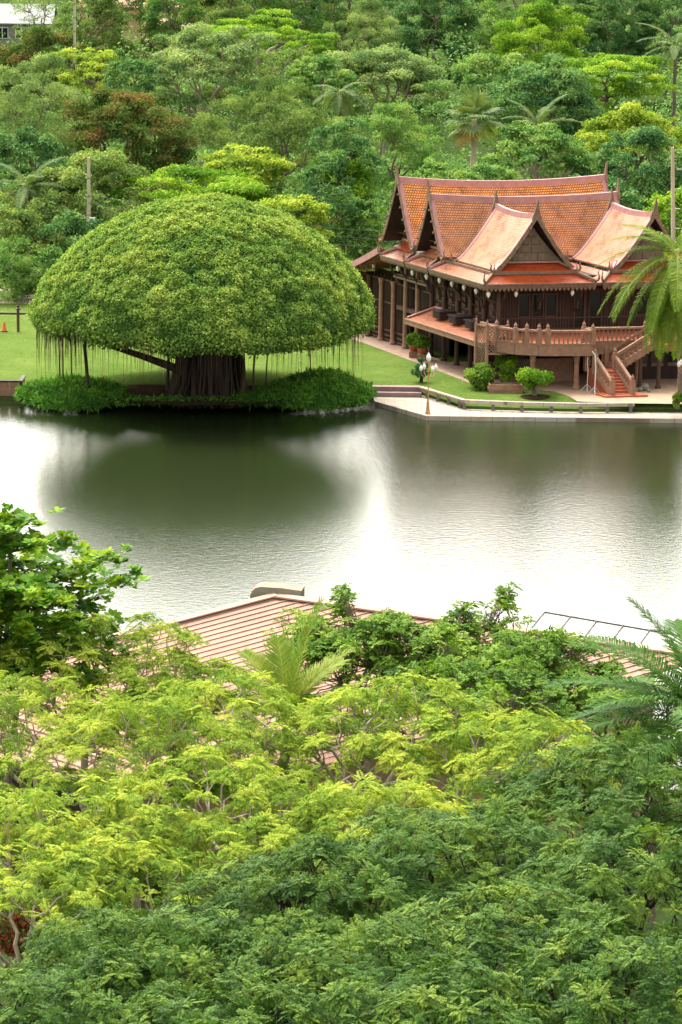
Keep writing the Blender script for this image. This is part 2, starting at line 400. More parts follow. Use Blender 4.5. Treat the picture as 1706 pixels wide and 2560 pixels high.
M['leaf_grass'] = leafmat('leaf_grass', [(0, (0.044, 0.133, 0.024)), (.5, (0.099, 0.265, 0.039)), (1, (0.221, 0.464, 0.058))], .3, .5, .3, .3, .6)
M['frond'] = leafmat('frond', [(0, (0.023, 0.085, 0.013)), (.5, (0.066, 0.159, 0.023)), (1, (0.172, 0.254, 0.040))], .3, .4, .45, .3, .5)
M['frond_lime'] = leafmat('frond_lime', [(0, (.07, .14, .015)), (.5, (.15, .24, .03)), (1, (.34, .36, .06))], .35, .4, .45, .3, .5)
M['frond_grey'] = leafmat('frond_grey', [(0, (0.051, 0.114, 0.040)), (.5, (0.111, 0.180, 0.064)), (1, (0.204, 0.247, 0.080))], .3, .45, .4, .3, .5)
M['frond_dry'] = leafmat('frond_dry', [(0, (0.144, 0.084, 0.030)), (.5, (0.264, 0.168, 0.060)), (1, (0.360, 0.288, 0.080))], .3, .6, .2, .3, .5)
M['coconut'] = plain('coconut', (.42, .30, .03), .5, .3, .25, 6)
# ------------------------------------------------------------------ setting: lake, banks, quay, paths
WATER_Z, LAND_Z, QUAY_Z = -0.3, 0.5, -0.03
mb = MB(); mb.add([(-1500, -200, WATER_Z), (1500, -200, WATER_Z), (1500, 1200, WATER_Z), (-1500, 1200, WATER_Z)], [(0, 1, 2, 3)])
tag(mb.build('lake_water', M['water']), 'dark rain specked lake reflecting the white sky', None, kind='structure')

def P2(u, v, z=LAND_Z): p = on_level(u, v, z); return (float(p[0]), float(p[1]))
# far bank: shore edge polyline (x, y)
shore = [(-600, 192.0), (-60, 192.0)] + [P2(u, v, WATER_Z) for u, v in ((-80, 1010), (0, 1010), (60, 1011), (110, 1015), (300, 1014), (520, 1015), (700, 1014), (840, 1014), (890, 1013), (937, 1003))]
inner = [P2(933, 968), P2(1052, 968), P2(1160, 1003), P2(1300, 1008), P2(1455, 1011), P2(1600, 1011)]
edge = shore[:-1] + [(inner[0][0] - .25, shore[-1][1])] + inner + [(inner[-1][0] + 20, inner[-1][1] + .1), (600, inner[-1][1] + .1)]
def row(d, z): return [(x, y + d, z) for x, y in edge]
far = [(x * 3, 1400, LAND_Z) for x, y in edge]
mb = MB(); mb.grid([row(-.4, -1.2), row(0, -.34), row(.5, .12), row(1.2, .38), row(2.2, LAND_Z), row(70, LAND_Z), far])
tag(mb.build('far_bank_ground', M['forest_floor']), 'soil and grass of the far lake bank', None, kind='structure')
e2 = [(x, y + 2.25, LAND_Z + .004) for x, y in edge]
mb = MB(); mb.grid([e2, [(x, 268, LAND_Z + .004) for x, y in edge]])
mb.grid([[(x, y + d, z + .006) for x, y in edge[12:]] for d, z in ((.5, .12), (1.2, .38), (2.25, LAND_Z))])
tag(mb.build('lawn', M['lawn']), 'mown green lawn behind the lake bank', None, kind='structure')
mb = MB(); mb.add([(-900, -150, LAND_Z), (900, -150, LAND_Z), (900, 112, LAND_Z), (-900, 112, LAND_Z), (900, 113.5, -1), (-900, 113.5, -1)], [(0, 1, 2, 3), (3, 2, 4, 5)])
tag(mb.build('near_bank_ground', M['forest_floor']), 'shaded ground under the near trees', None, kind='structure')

# quay: concrete ledge at the water, with a step up to the lawn
q = [P2(937, 1003, QUAY_Z), P2(1067, 1040, QUAY_Z), P2(1720, 1047, QUAY_Z), (150, P2(1720, 1047, QUAY_Z)[1])]
qi = [(150, inner[-1][1] + .3)] + [(x, y + .35) for x, y in inner[::-1]]
mb = MB(); mb.prism(q + qi, -1.2, QUAY_Z)
tag(mb.build('quay', M['quay']), 'pale wet concrete quay along the water', None, kind='structure')
# two purple steps down from the lawn
mb = MB()
s0, s1 = P2(931, 966), P2(1054, 966)
dx, dy = s1[0] - s0[0], s1[1] - s0[1]
mb.box(s0[0], s1[0], s0[1] - .75, s0[1] + .4, -.6, .24); mb.box(s0[0] + .002, s1[0] - .002, s0[1] - .2, s0[1] + .41, .2, .52)
tag(mb.build('landing_steps', M['step'], base=(s0[0], s0[1], QUAY_Z)), 'two low purple grey steps from the quay to the lawn', 'steps')

def sheet_poly(name, pts, m, z, label):
    mb = MB(); mb.add([(x, y, z) for x, y in pts], [tuple(range(len(pts)))])
    return tag(mb.build(name, m), label, None, kind='structure')
po = [P2(u, v) for u, v in ((870, 846), (905, 856), (960, 876), (1020, 899), (1080, 921), (1130, 940), (1185, 962))]
sheet_poly('side_path', po + [H(1.4, -2, 0)[:2], H(1.4, 30, 0)[:2]], M['path'], LAND_Z + .010, 'brown path along the side of the house')
pp = [P2(u, v) for u, v in ((1185, 962), (1300, 972), (1385, 979), (1425, 992), (1443, 1004), (1600, 1009))]
sheet_poly('forecourt', pp + [(60, pp[-1][1]), H(60, 8, 0)[:2], H(1.2, 8, 0)[:2], H(1.2, -2, 0)[:2]], M['paving'], LAND_Z + .014, 'sandy paved forecourt before the house')
yb = P2(40, 764)[1]
mb = MB(); mb.add([(-300, yb, LAND_Z + .01), (-2, yb + 1, LAND_Z + .01), (-2, yb + 8.5, LAND_Z + .01), (-300, yb + 7.5, LAND_Z + .01)], [(0, 1, 2, 3)])
tag(mb.build('garden_road', M['quay']), 'pale garden road behind the lawn', None, kind='structure')
# ------------------------------------------------------------------ the teak house
house = thing('thai_house', 'old brown teak house on posts with steep orange tiled gables beside the lake', 'house', H(0, 0, LAND_Z))
def hp(name, mb, m, parent=house, smooth=None): return mb.build(name, m, parent, smooth=smooth)

def gable_roof(T, a0, a1, w_, zf, zr, tile, lift=.3, trim='pink', board='wood_tan', back=True):
    """steep concave Thai roof. T(a, x, z): a along the ridge, x across, z up"""
    na, nt_ = 13, 9
    def pt(s, t, side, out=0.0):
        ridge = zr + lift * (2 * s - 1) ** 2 - .05
        z = zf + (ridge - zf) * (1 - t) ** 1.22 + out
        return T(a0 + (a1 - a0) * s, side * (w_ * t + .02), z)
    mb = MB(); slope = math.hypot(w_, zr - zf)
    for side in (-1, 1):
        P_ = [[pt(i / (na - 1), j / (nt_ - 1), side) for j in range(nt_)] for i in range(na)]
        uv = [[((a1 - a0) * i / (na - 1), -slope * j / (nt_ - 1)) for j in range(nt_)] for i in range(na)]
        mb.sheet(P_, .09, uv, under=1)
    roof = hp('roof', mb, [M[tile], M['wood_dark']])
    # ridge cap and verge bands
    mb = MB(); n = 15
    for k in range(n - 1):
        s, s2 = k / (n - 1), (k + 1) / (n - 1)
        for c, wid, up in ((0, .14, .12),):
            A = [pt(s, 0, 1), pt(s2, 0, 1)]
            p = [T(a0 + (a1 - a0) * q, x, zr + lift * (2 * q - 1) ** 2 + h) for q in (s, s2) for x, h in ((-wid, -.28), (-.10, .13), (.10, .13), (wid, -.28))]
            mb.add(p, [(0, 1, 5, 4), (1, 2, 6, 5), (2, 3, 7, 6)])
    hp('ridge_cap', mb, M[trim], roof)
    L_ = abs(a1 - a0); sg = 1 if a1 > a0 else -1
    for end in ([0, 1] if back else [0]):
        mb = MB(); bw = min(.28 / L_, .2)
        for side in (-1, 1):
            ss = (0, bw) if end == 0 else (1 - bw, 1)
            P_ = [[pt(s, j / 10, side, .05) for j in range(11)] for s in ss]
            mb.sheet(P_, .1)
        hp('verge_band', mb, M[trim], roof)
        mb = MB(); e = -1 if end == 0 else 1; s = float(end)
        for side in (-1, 1):                      # bargeboard following the curve, flaring into a hook at its foot
            pts = [np.array(pt(s, j / 12, side)) for j in range(13)]
            off = np.array(T(a0 + e * sg * .07, 0, 0)) - np.array(T(a0, 0, 0))
            P0 = [p + np.array([0, 0, .12]) for p in pts]; P1 = [p - np.array([0, 0, .30]) for p in pts]
            vs = P0 + P1 + [p + off for p in P0] + [p + off for p in P1]; m_ = 13
            fs = []
            for j in range(12):
                fs += [(j, j + 1, m_ + j + 1, m_ + j), (2 * m_ + j + 1, 2 * m_ + j, 3 * m_ + j, 3 * m_ + j + 1), (j + 1, j, 2 * m_ + j, 2 * m_ + j + 1), (m_ + j, m_ + j + 1, 3 * m_ + j + 1, 3 * m_ + j)]
            fs += [(0, m_, 3 * m_, 2 * m_), (12, 2 * m_ + 12, 3 * m_ + 12, m_ + 12)]
            mb.add(vs, fs)
            f0 = np.array(T(a0 + (a1 - a0) * s + e * sg * .03, side * w_, zf - .1))
            ax = np.array(T(a0, side, 0)) - np.array(T(a0, 0, 0))
            mb.tube([f0, f0 + ax * .22 + [0, 0, .02], f0 + ax * .36 + [0, 0, .2], f0 + ax * .30 + [0, 0, .42], f0 + ax * .38 + [0, 0, .6]], [.13, .12, .09, .05, .015], 6)
            for j in range(2, 12, 2):             # the small purlin ends showing on the board
                p = pts[j] + off * 1.6 - [0, 0, .12]; mb.bar(p, p + off * 1.5, .09, .12)
        hp('bargeboard', mb, M[board], roof)
        mb = MB(); zt = zr + lift
        c = np.array(T(a0 + (a1 - a0) * s + e * sg * .03, 0, zt - .35)); out = np.array(T(e * sg, 0, 0)) - np.array(T(0, 0, 0))
        ax = np.array(T(0, 1, 0)) - np.array(T(0, 0, 0))
        prof = [(0, .34), (.25, .26), (.5, .17), (.8, .10), (1.1, .055), (1.35, .012)]
        vs = []; fs = []
        for k, (h, hw) in enumerate(prof):
            o_ = out * (.10 * (h / 1.35) ** 2)
            for sx_, sy_ in ((-1, -1), (1, -1), (1, 1), (-1, 1)): vs.append(c + ax * hw * sx_ + out * .055 * sy_ + o_ + [0, 0, h])
            if k: fs += [((k - 1) * 4 + i, (k - 1) * 4 + (i + 1) % 4, k * 4 + (i + 1) % 4, k * 4 + i) for i in range(4)]
        fs += [(0, 3, 2, 1), tuple(len(vs) - 4 + i for i in range(4))]
        mb.add(vs, fs); hp('roof_finial', mb, M[board], roof)
    return roof
def gable_wall(T, a, w_, zf, zr, m, th=.12):
    mb = MB(); n = 9; L_ = []
    for side in (-1, 1):
        for j in range(n):
            t = j / (n - 1) if side < 0 else 1 - j / (n - 1)
            if side > 0 and j == n - 1: continue
            L_.append((side * (w_ - .12) * t, zf + (zr - .25 - zf) * (1 - t) ** 1.22))
    L_ = L_[::-1]
    k = len(L_); vs = [T(a, x, z) for x, z in L_] + [T(a + th, x, z) for x, z in L_]
    mb.add(vs, [tuple(range(k)), tuple(range(k, 2 * k))[::-1]] + [(i, (i + 1) % k, k + (i + 1) % k, k + i) for i in range(k)])
    g = hp('gable_wall', mb, M[m])
    # raised panels
    mb = MB(); z = zf + .1; r_ = 0
    while z < zr - .9:
        h = .52; hw = (w_ - .45) * (1 - ((z + h - zf) / (zr - zf)) ** (1 / 1.22)) * .98
        npan = max(1, int(round(2 * hw / .72))); pw = 2 * hw / npan
        for i in range(npan):
            x = -hw + i * pw; mb.box(a - .05, a + .01, x + .02, x + pw - .02, z + .02, z + h - .02, T)
        z += h; r_ += 1
    hp('gable_panelling', mb, M[m], g)

TU = lambda vc: (lambda a, x, z: H(a, vc + x, z))         # ridge along u
TV = lambda uc: (lambda a, x, z: H(uc + x, a, z))         # ridge along v
gable_roof(TU(12.9), .05, 14.3, 2.3, 7.75, 11.75, 'roof_orange', .35, 'pink', 'wood_tan')
gable_roof(TU(8.7), .3, 13.0, 1.95, 7.6, 11.15, 'roof_salmon', .25, 'pink', 'wood_tan')
for uc in (3.75, 11.55):
    gable_roof(TV(uc), 1.0, 6.5, 2.6, 7.45, 10.75, 'roof_pale', .22, 'pink', 'wood_tan')
    gable_wall(TV(uc), 1.65, 2.3, 7.85, 10.45, 'gable_panel')
for vc, wv, zr in ((12.9, 2.1, 11.4), (8.7, 1.75, 10.8)):
    gable_wall(TU(vc), 1.25, wv, 7.8, zr, 'wood_dark')
    # slatted louvres across the dark gables
    mb = MB()
    for k in range(4): z = 8.3 + k * .65; hw = wv * (1 - ((z - 7.8) / (zr - 7.8)) ** .77) ; mb.bar(H(.95, vc - hw, z), H(.95, vc + hw, z), .07, .07)
    hp('gable_slat', mb, M['wood_brown'])
    gable_wall(lambda a, x, z, vc=vc: H(a, vc + x, z), 13.6 if vc > 10 else 12.3, wv, 7.8, zr, 'wood_dark')

def skirt(name, outer, inn, z0, z1, tile, th=.1):
    mb = MB()
    for k in range(len(outer) - 1):
        n = 6; A, B, C_, D = [np.array(p, float) for p in (outer[k], outer[k + 1], inn[k], inn[k + 1])]
        ln = np.linalg.norm(B - A); dp = np.linalg.norm(C_ - A)
        P_ = []; uv = []
        for i in range(n + 1):
            a, b = A + (B - A) * i / n, C_ + (D - C_) * i / n
            P_.append([H(*(a + (b - a) * t), z0 + (z1 - z0) * t ** 1.25) for t in (0, .5, 1)])
            uv.append([(ln * i / n + k * 3.3, dp * t) for t in (0, .5, 1)])
        mb.sheet(P_, th, uv)
    return hp(name, mb, M[tile])
def hook(u, v, z, du, dv, s=1.0, m='wood_tan'):
    f0 = np.array(H(u, v, z)); d = np.array(H(u + du, v + dv, z)) - f0
    mb = MB(); mb.tube([f0 - d * .35 * s, f0, f0 + d * .16 * s + [0, 0, .08 * s], f0 + d * .22 * s + [0, 0, .3 * s], f0 + d * .12 * s + [0, 0, .55 * s], f0 + d * .22 * s + [0, 0, .8 * s]], [.08, .10, .09, .06, .035, .01], 6)
    return mb
E0 = 6.72
bays = ((0.0, 7.28), (7.72, 15.4))
for ui, (ua, ub) in enumerate(bays):
    skirt('skirt_roof', [(ua, 0), (ub, 0)], [(ua + .95, .95), (ub - .95, .95)], E0, E0 + .5, 'roof_red')
    skirt('skirt_roof', [(ua + 1.0, .8), (ub - 1.0, .8)], [(ua + 1.75, 1.7), (ub - 1.75, 1.7)], E0 + .66, E0 + 1.12, 'roof_red')
    mb = MB(); mb.bar(H(ua + .95, .86, E0 + .57), H(ub - .95, .86, E0 + .57), .12, .2)
    mb.bar(H(ua, .0, E0 - .13), H(ub, .0, E0 - .13), .12, .24); mb.bar(H(ua, -.06, E0 - .03), H(ub, -.06, E0 - .03), .14, .09)
    hp('eave_board', mb, M['wood_tan'])
    mb = MB(); mb.bar(H(ua + 1.6, 1.62, E0 + 1.16), H(ub - 1.6, 1.62, E0 + 1.16), .3, .1); hp('flashing', mb, M['pink'])
    mb = MB(); nte = int((ub - ua) / .27)
    for k in range(nte):
        u0 = ua + (ub - ua) * k / nte; u1 = ua + (ub - ua) * (k + 1) / nte; um = (u0 + u1) / 2
        p = [H(u0, -.02, E0 - .25), H(u1, -.02, E0 - .25), H(u1 - .04, -.02, E0 - .36), H(um, -.02, E0 - .50), H(u0 + .04, -.02, E0 - .36)]
        q_ = [H(u0, .02, E0 - .25), H(u1, .02, E0 - .25), H(u1 - .04, .02, E0 - .36), H(um, .02, E0 - .50), H(u0 + .04, .02, E0 - .36)]
        mb.add(p + q_, [(4, 3, 2, 1, 0), (5, 6, 7, 8, 9)] + [(i, (i + 1) % 5, 5 + (i + 1) % 5, 5 + i) for i in range(5)])
    hp('eave_fringe', mb, M['wood_tan'])
    for u, s in ((ua, 1), (ub, -1)):
        mb = hook(u, 0, E0 + .1, -s * .6, -.6); mb.bar(H(u, 0, E0 + .1), H(u + s * .95, .95, E0 + .58), .16, .16); hp('hip_ornament', mb, M['wood_tan'])
        mb = hook(u + s, .8, E0 + .75, -s * .6, -.6, .6); mb.bar(H(u + s, .8, E0 + .74), H(u + s * 1.75, 1.7, E0 + 1.2), .14, .12); hp('hip_ornament', mb, M['pink'])
# sides of the valley between the two front bays
skirt('skirt_roof', [(7.28, 0), (7.28, 6.6)], [(6.33, .95), (6.33, 6.6)], E0, E0 + .5, 'roof_rose')
skirt('skirt_roof', [(7.72, 6.6), (7.72, 0)], [(8.67, 6.6), (8.67, .95)], E0, E0 + .5, 'roof_rose')
mb = MB(); mb.box(7.28, 7.72, .15, 6.6, E0 - .2, E0 - .02, H); hp('valley_gutter', mb, M['pink'])
# left side skirts, three units
units = ((0, 7.85), (8.05, 11.35), (11.55, 15.2))
for k, (va, vb) in enumerate(units):
    ia = va + (.95 if k == 0 else .5); ib = vb - .5
    skirt('skirt_roof', [(0, vb), (0, va)], [(.95, ib), (.95, ia)], E0, E0 + .5, 'roof_rose')
    mb = MB(); mb.bar(H(0, va, E0 - .13), H(0, vb, E0 - .13), .12, .24); mb.bar(H(-.06, va, E0 - .03), H(-.06, vb, E0 - .03), .14, .09)
    mb.bar(H(.9, ia, E0 + .56), H(.9, ib, E0 + .56), .12, .16)
    hp('eave_board', mb, M['wood_tan'])
    mb = MB(); nte = int((vb - va) / .16)
    for j in range(nte):
        v0 = va + (vb - va) * j / nte; v1 = va + (vb - va) * (j + 1) / nte; vm_ = (v0 + v1) / 2
        p = [H(-.02, v0, E0 - .25), H(-.02, v1, E0 - .25), H(-.02, vm_, E0 - .42)]; q_ = [H(.02, v0, E0 - .25), H(.02, v1, E0 - .25), H(.02, vm_, E0 - .42)]
        mb.add(p + q_, [(0, 1, 2), (5, 4, 3), (0, 3, 4, 1), (1, 4, 5, 2), (2, 5, 3, 0)])
    hp('eave_fringe', mb, M['wood_tan'])
    if k:
        skirt('skirt_roof', [(.72, ib + .15), (.72, ia - .2)], [(1.35, ib - .2), (1.35, ia + .2)], E0 + .62, E0 + 1.05, 'roof_red' if k > 1 else 'roof_rose')
        mb = MB(); mb.bar(H(1.3, ia, E0 + 1.12), H(1.3, ib, E0 + 1.12), .2, .14); hp('flashing', mb, M['pink'])
    if k: 
        mb = hook(0, va, E0 + .1, -.7, -.5, .95); mb.bar(H(0, va, E0 + .1), H(.95, ia, E0 + .58), .18, .16); hp('hip_ornament', mb, M['wood_tan'])
        mb = MB(); mb.bar(H(.05, va - .2, E0 + .06), H(1.0, va - .2, E0 + .5), .5, .12); hp('valley_gutter', mb, M['pink'])
    mb = hook(0, vb, E0 + .1, -.6, .6, .8); mb.bar(H(0, vb, E0 + .1), H(.95, ib, E0 + .58), .16, .14); hp('hip_ornament', mb, M['pink'])
# rear lean-to falling away behind the left end
skirt('skirt_roof', [(-.1, 22.7), (15, 22.7)], [(-.1, 15.3), (15, 15.3)], 4.75, E0 + .35, 'roof_rose')
mb = MB()
zz = [4.75 + (E0 + .35 - 4.75) * t ** 1.25 for t in np.linspace(0, 1, 7)]
for k in range(6):
    v0 = 22.7 - 7.4 * k / 6; v1 = 22.7 - 7.4 * (k + 1) / 6
    mb.bar(H(-.16, v0, zz[k] - .08), H(-.16, v1, zz[k + 1] - .08), .12, .42)
    mb.bar(H(.0, v0, zz[k] + .09), H(.0, v1, zz[k + 1] + .09), .42, .08)
hp('verge_band', mb, M['pink'])
hp('roof_finial', hook(-.16, 22.7, 4.75, 0, .8, 1.3), M['wood_tan']); hp('roof_finial', hook(-.1, 15.3, E0 + .3, 0, .5, 1.1), M['wood_tan'])
mb = MB(); mb.bar(H(-.02, 22.5, 4.5), H(-.02, 15.3, E0 + .02), .05, .3)
for k in range(5): v = 21.6 - k * 1.3; mb.tube([np.array(H(.02, v + .3 * math.cos(a), 4.85 + k * .33 - .3 + .28 * math.sin(a))) for a in np.linspace(0, 6.28, 12)], .05, 5)
hp('eave_fretwork', mb, M['wood_brown'])

# ---- body: floor, walls, posts
mb = MB(); mb.box(1.2, 15.3, 1.2, 15.4, 3.0, 3.28, H); hp('floor_slab', mb, M['wood_brown'])
mb = MB(); mb.box(1.3, 15.3, 1.72, 15.3, 6.85, 6.95, H); hp('ceiling', mb, M['wood_dark'])
mb = MB(); mb.box(0.06, 15.3, .06, 1.6, E0 - .12, E0 - .06, H); mb.box(.06, 1.3, 1.6, 15.1, E0 - .12, E0 - .06, H); hp('soffit', mb, M['wood_brown'])
front = MB()
wins = [(3.05, 3.72), (3.95, 4.62), (4.85, 5.52), (10.9, 11.55), (11.8, 12.45), (12.7, 13.35)]
doors = [(6.75, 7.35), (7.75, 8.5)]
cuts = sorted([(a, b, 4.4, 5.75) for a, b in wins] + [(a, b, 3.4, 5.9) for a, b in doors])
x = 1.5
for a, b, za, zb in cuts:
    front.box(x, a, 1.72, 1.86, 3.28, 6.85, H); front.box(a, b, 1.72, 1.86, 3.28, za, H); front.box(a, b, 1.72, 1.86, zb, 6.85, H); x = b
front.box(x, 15.3, 1.72, 1.86, 3.28, 6.85, H)
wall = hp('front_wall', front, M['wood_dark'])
mb = MB()
for k in range(75):
    u = 1.55 + k * .185
    if any(a - .12 < u < b + .12 for a, b in wins + doors): 
        if any(a - .12 < u < b + .12 for a, b in wins): mb.box(u, u + .05, 1.68, 1.72, 3.3, 4.2, H)
        continue
    mb.box(u, u + .05, 1.68, 1.72, 3.3, 6.8, H)
for z in (3.5, 4.2, 6.0): mb.box(1.5, 15.3, 1.665, 1.72, z, z + .09, H)
hp('wall_batten', mb, M['wood_brown'], wall)
for a, b, za, zb in cuts:
    kind = 'window' if za > 4 else 'door'
    mb = MB(); mb.box(a - .08, a, 1.63, 1.8, za - .08, zb + .1, H); mb.box(b, b + .08, 1.63, 1.8, za - .08, zb + .1, H)
    mb.box(a, b, 1.63, 1.8, zb, zb + .1, H); mb.box(a, b, 1.60, 1.8, za - .08, za, H)
    fr = hp(kind, mb, M['wood_brown']); mb = MB(); mb.box(a, b, 1.76, 1.78, za, zb, H); hp('pane', mb, M['glass_dark'], fr)
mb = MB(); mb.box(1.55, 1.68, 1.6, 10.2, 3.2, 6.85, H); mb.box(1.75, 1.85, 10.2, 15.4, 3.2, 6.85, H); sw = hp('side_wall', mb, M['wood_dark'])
mb = MB()
for k in range(34):
    v = 1.7 + k * .25; mb.box(1.5, 1.56, v, v + .07, 3.3, 6.7, H)
for z in (3.45, 4.3, 5.3): mb.box(1.48, 1.56, 1.6, 10.2, z, z + .1, H)
for k in range(9):
    v = 1.9 + k * .95; mb.box(1.42, 1.56, v, v + .5, 4.45, 5.1, H); mb.box(1.42, 1.56, v + .06, v + .44, 3.6, 4.15, H)
hp('carved_panel', mb, M['wood_brown'], sw)
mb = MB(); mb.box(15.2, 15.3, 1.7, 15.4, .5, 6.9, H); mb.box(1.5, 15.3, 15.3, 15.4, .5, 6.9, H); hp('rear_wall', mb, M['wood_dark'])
# ground floor rooms set back, walls kept dark so the space underneath reads as shade
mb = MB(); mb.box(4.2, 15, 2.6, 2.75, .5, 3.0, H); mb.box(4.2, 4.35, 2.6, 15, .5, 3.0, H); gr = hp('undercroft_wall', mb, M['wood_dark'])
mb = MB(); mb.box(3.1, 5.6, -.6, -.5, .5, 2.0, H); hp('undercroft_screen', mb, M['concrete_brown'])
mb = MB(); mb.box(2.0, 3.0, -.6, -.54, .5, 2.0, H)
for k in range(9): mb.bar(H(2.0 + k * .11, -.65, .5), H(2.0 + k * .11 + .25, -.65, 2.0), .04, .04); mb.bar(H(2.25 + k * .09, -.67, .5), H(2.0 + k * .09, -.67, 2.0), .04, .04)
hp('lattice_gate', mb, M['rail_wood'])
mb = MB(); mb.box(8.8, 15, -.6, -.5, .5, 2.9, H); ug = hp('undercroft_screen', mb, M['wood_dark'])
for a in (9.6, 10.7, 11.8, 12.9):
    mb = MB(); mb.box(a, a + .9, -.64, -.6, 1.6, 2.3, H); hp('window', mb, M['glass_dark'])
    mb = MB(); mb.box(a + .05, a + .85, -.66, -.642, 1.35, 1.58, H); hp('window_ledge', mb, M['rail_wood'])
def column(u, v, z0, z1, r_=.14, m='wood_brown'):
    mb = MB(); c = H(u, v, z0); h = z1 - z0
    mb.lathe(c, [(r_ * 1.5, 0), (r_ * 1.5, .16), (r_ * 1.15, .22), (r_ * 1.05, .3), (r_ * .92, h - .5), (r_ * 1.25, h - .45), (r_, h - .38), (r_ * 1.3, h - .1), (r_ * 1.3, h)], 10)
    hp('column', mb, M[m], smooth=False)
for v in (.9, 2.8, 4.7, 6.6, 8.5, 10.4): column(1.35, v, .5, 6.6)
for v in (12.2, 14.0, 15.9, 17.8, 19.7, 21.6): column(1.2, v, .5, 4.8 if v > 15.5 else 6.6, .15, 'concrete_brown' if v < 18 else 'wood_brown')
for u in (2.9, 4.8): 
    for v in (.4, 3.5, 6.5): column(u, v, .5, 3.0, .16)
for u, v in ((1.6, -3.3), (4.25, -3.7), (8.55, -3.0), (12.2, -3.0)): column(u, v, .5, 2.74, .17, 'concrete_brown')
# slatted side screens down to the ground at the far end
mb = MB()
for k in range(64):
    v = 10.5 + k * .175
    if 12.35 < v < 13.8: continue
    h = 4.7 if k % 3 else 5.0
    mb.bar(H(1.45, v, .6), H(1.45, v + .02, min(h, 6.6)), .06, .06)
for z in (.65, .95, 1.3, 3.2, 4.7): mb.bar(H(1.4, 10.4, z), H(1.4, 21.6, z), .09, .12)
hp('slatted_screen', mb, M['wood_brown'])
mb = MB(); mb.bar(H(1.0, 10.4, 5.25), H(1.0, 15.4, 5.25), .1, .14); mb.bar(H(1.0, 10.4, 5.45), H(1.0, 15.4, 5.45), .06, .06); hp('tie_beam', mb, M['wood_tan'])
mb = MB(); mb.box(2.6, 2.7, 10.4, 22, .5, 5.0, H); mb.box(1.5, 15, 22, 22.1, .5, 4.7, H); hp('inner_wall', mb, M['wood_dark'])
# carved eave brackets along the side
for k in range(10):
    v = 1.0 + k * 1.55
    mb = MB(); mb.tube([H(1.4, v, 4.7), H(1.05, v, 4.95), H(.95, v, 5.4), H(.62, v, 5.75), H(.55, v, 6.1), H(.2, v, 6.5)], [.05, .10, .07, .10, .06, .05], 5)
    hp('eave_bracket', mb, M['wood_brown'])
for k in range(6):
    u = 1.7 + k * 2.5
    mb = MB(); mb.tube([H(u, 1.6, 4.7), H(u, 1.25, 4.95), H(u, 1.15, 5.4), H(u, .8, 5.75), H(u, .7, 6.1), H(u, .35, 6.5)], [.05, .10, .07, .10, .06, .05], 5)
    hp('eave_bracket', mb, M['wood_brown'])

# ---- lean-to awning along the side with three boxes
aw = skirt('awning_roof', [(-.55, 9.9), (-.55, -1.1)], [(1.45, 9.9), (1.45, -1.1)], 3.15, 3.85, 'roof_rose')
mb = MB(); mb.bar(H(-.6, -1.15, 2.98), H(-.6, 9.95, 2.98), .14, .36); mb.bar(H(-.66, -1.15, 3.13), H(-.66, 9.95, 3.13), .1, .08)
mb.bar(H(-.6, 9.95, 3.0), H(1.4, 9.95, 3.65), .12, .32); hp('awning_board', mb, M['concrete_brown'], aw)
mb = MB(); mb.bar(H(1.4, -1, 3.9), H(1.4, 9.9, 3.9), .22, .12); mb.bar(H(-.5, 9.9, 3.24), H(1.4, 9.9, 3.9), .2, .08); hp('flashing', mb, M['pink'], aw)
for v in (6.6, 4.3, 2.0):
    mb = MB(); mb.box(.15, 1.5, v, v + 1.0, 3.55, 4.0, H); mb.box(.08, 1.5, v - .08, v + 1.08, 4.0, 4.08, H); mb.box(.1, .15, v + .1, v + .9, 3.65, 3.72, H); mb.box(.1, .15, v + .1, v + .9, 3.82, 3.89, H)
    hp('window_box', mb, M['wood_dark'])

# ---- raised deck with balustrade
D = [(-.1, -1.9), (.55, -3.1), (1.7, -3.85), (2.2, -3.98), (4.95, -4.3), (4.95, -3.15), (8.85, -3.3)]
mb = MB(); mb.prism(D + [(8.85, -4.5), (10.2, -4.5), (10.2, -3.35), (15.3, -3.35), (15.3, 1.7), (-.1, 1.7)], 3.05, 3.32, H); hp('deck_floor', mb, M['terracotta'])
mb = MB()
def fascia(pts, z0, z1, t=.16):
    for a, b in zip(pts[:-1], pts[1:]): mb.bar(H(*a, (z0 + z1) / 2), H(*b, (z0 + z1) / 2), t, z1 - z0)
fascia(D, 2.75, 3.46); fascia([(10.2, -3.4), (15.3, -3.4)], 2.75, 3.46); hp('deck_edge', mb, M['concrete_brown'])
mb = MB(); fascia(D, 2.72, 2.82, .22); fascia(D, 3.42, 3.5, .22); fascia([(10.2, -3.4), (15.3, -3.4)], 3.42, 3.5, .22); hp('deck_moulding', mb, M['concrete_brown'])
mb = MB(); fascia(D, 4.2, 4.33, .22); fascia([(10.2, -3.4), (15.3, -3.4)], 4.2, 4.33, .22); fascia([(-.1, -1.9), (-.1, .2)], 4.2, 4.33, .2); hp('handrail', mb, M['concrete_brown'])
def post(u, v, z0, z1, fin=True, s=.13):
    mb = MB(); mb.box(u - s, u + s, v - s, v + s, z0, z1, H)
    p = hp('railing_post', mb, M['concrete_brown'])
    if fin:
        mb = MB(); mb.lathe(H(u, v, z1), [(.15, 0), (.15, .05), (.08, .09), (.12, .17), (.10, .24), (.04, .33), (.008, .42)], 8); hp('lotus_finial', mb, M['concrete_brown'], p)
for u, v in D: post(u, v, 3.4, 4.36)
for u, v in ((1.1, -3.45), (10.2, -3.4), (12.8, -3.4)): post(u, v, 3.4, 4.36)
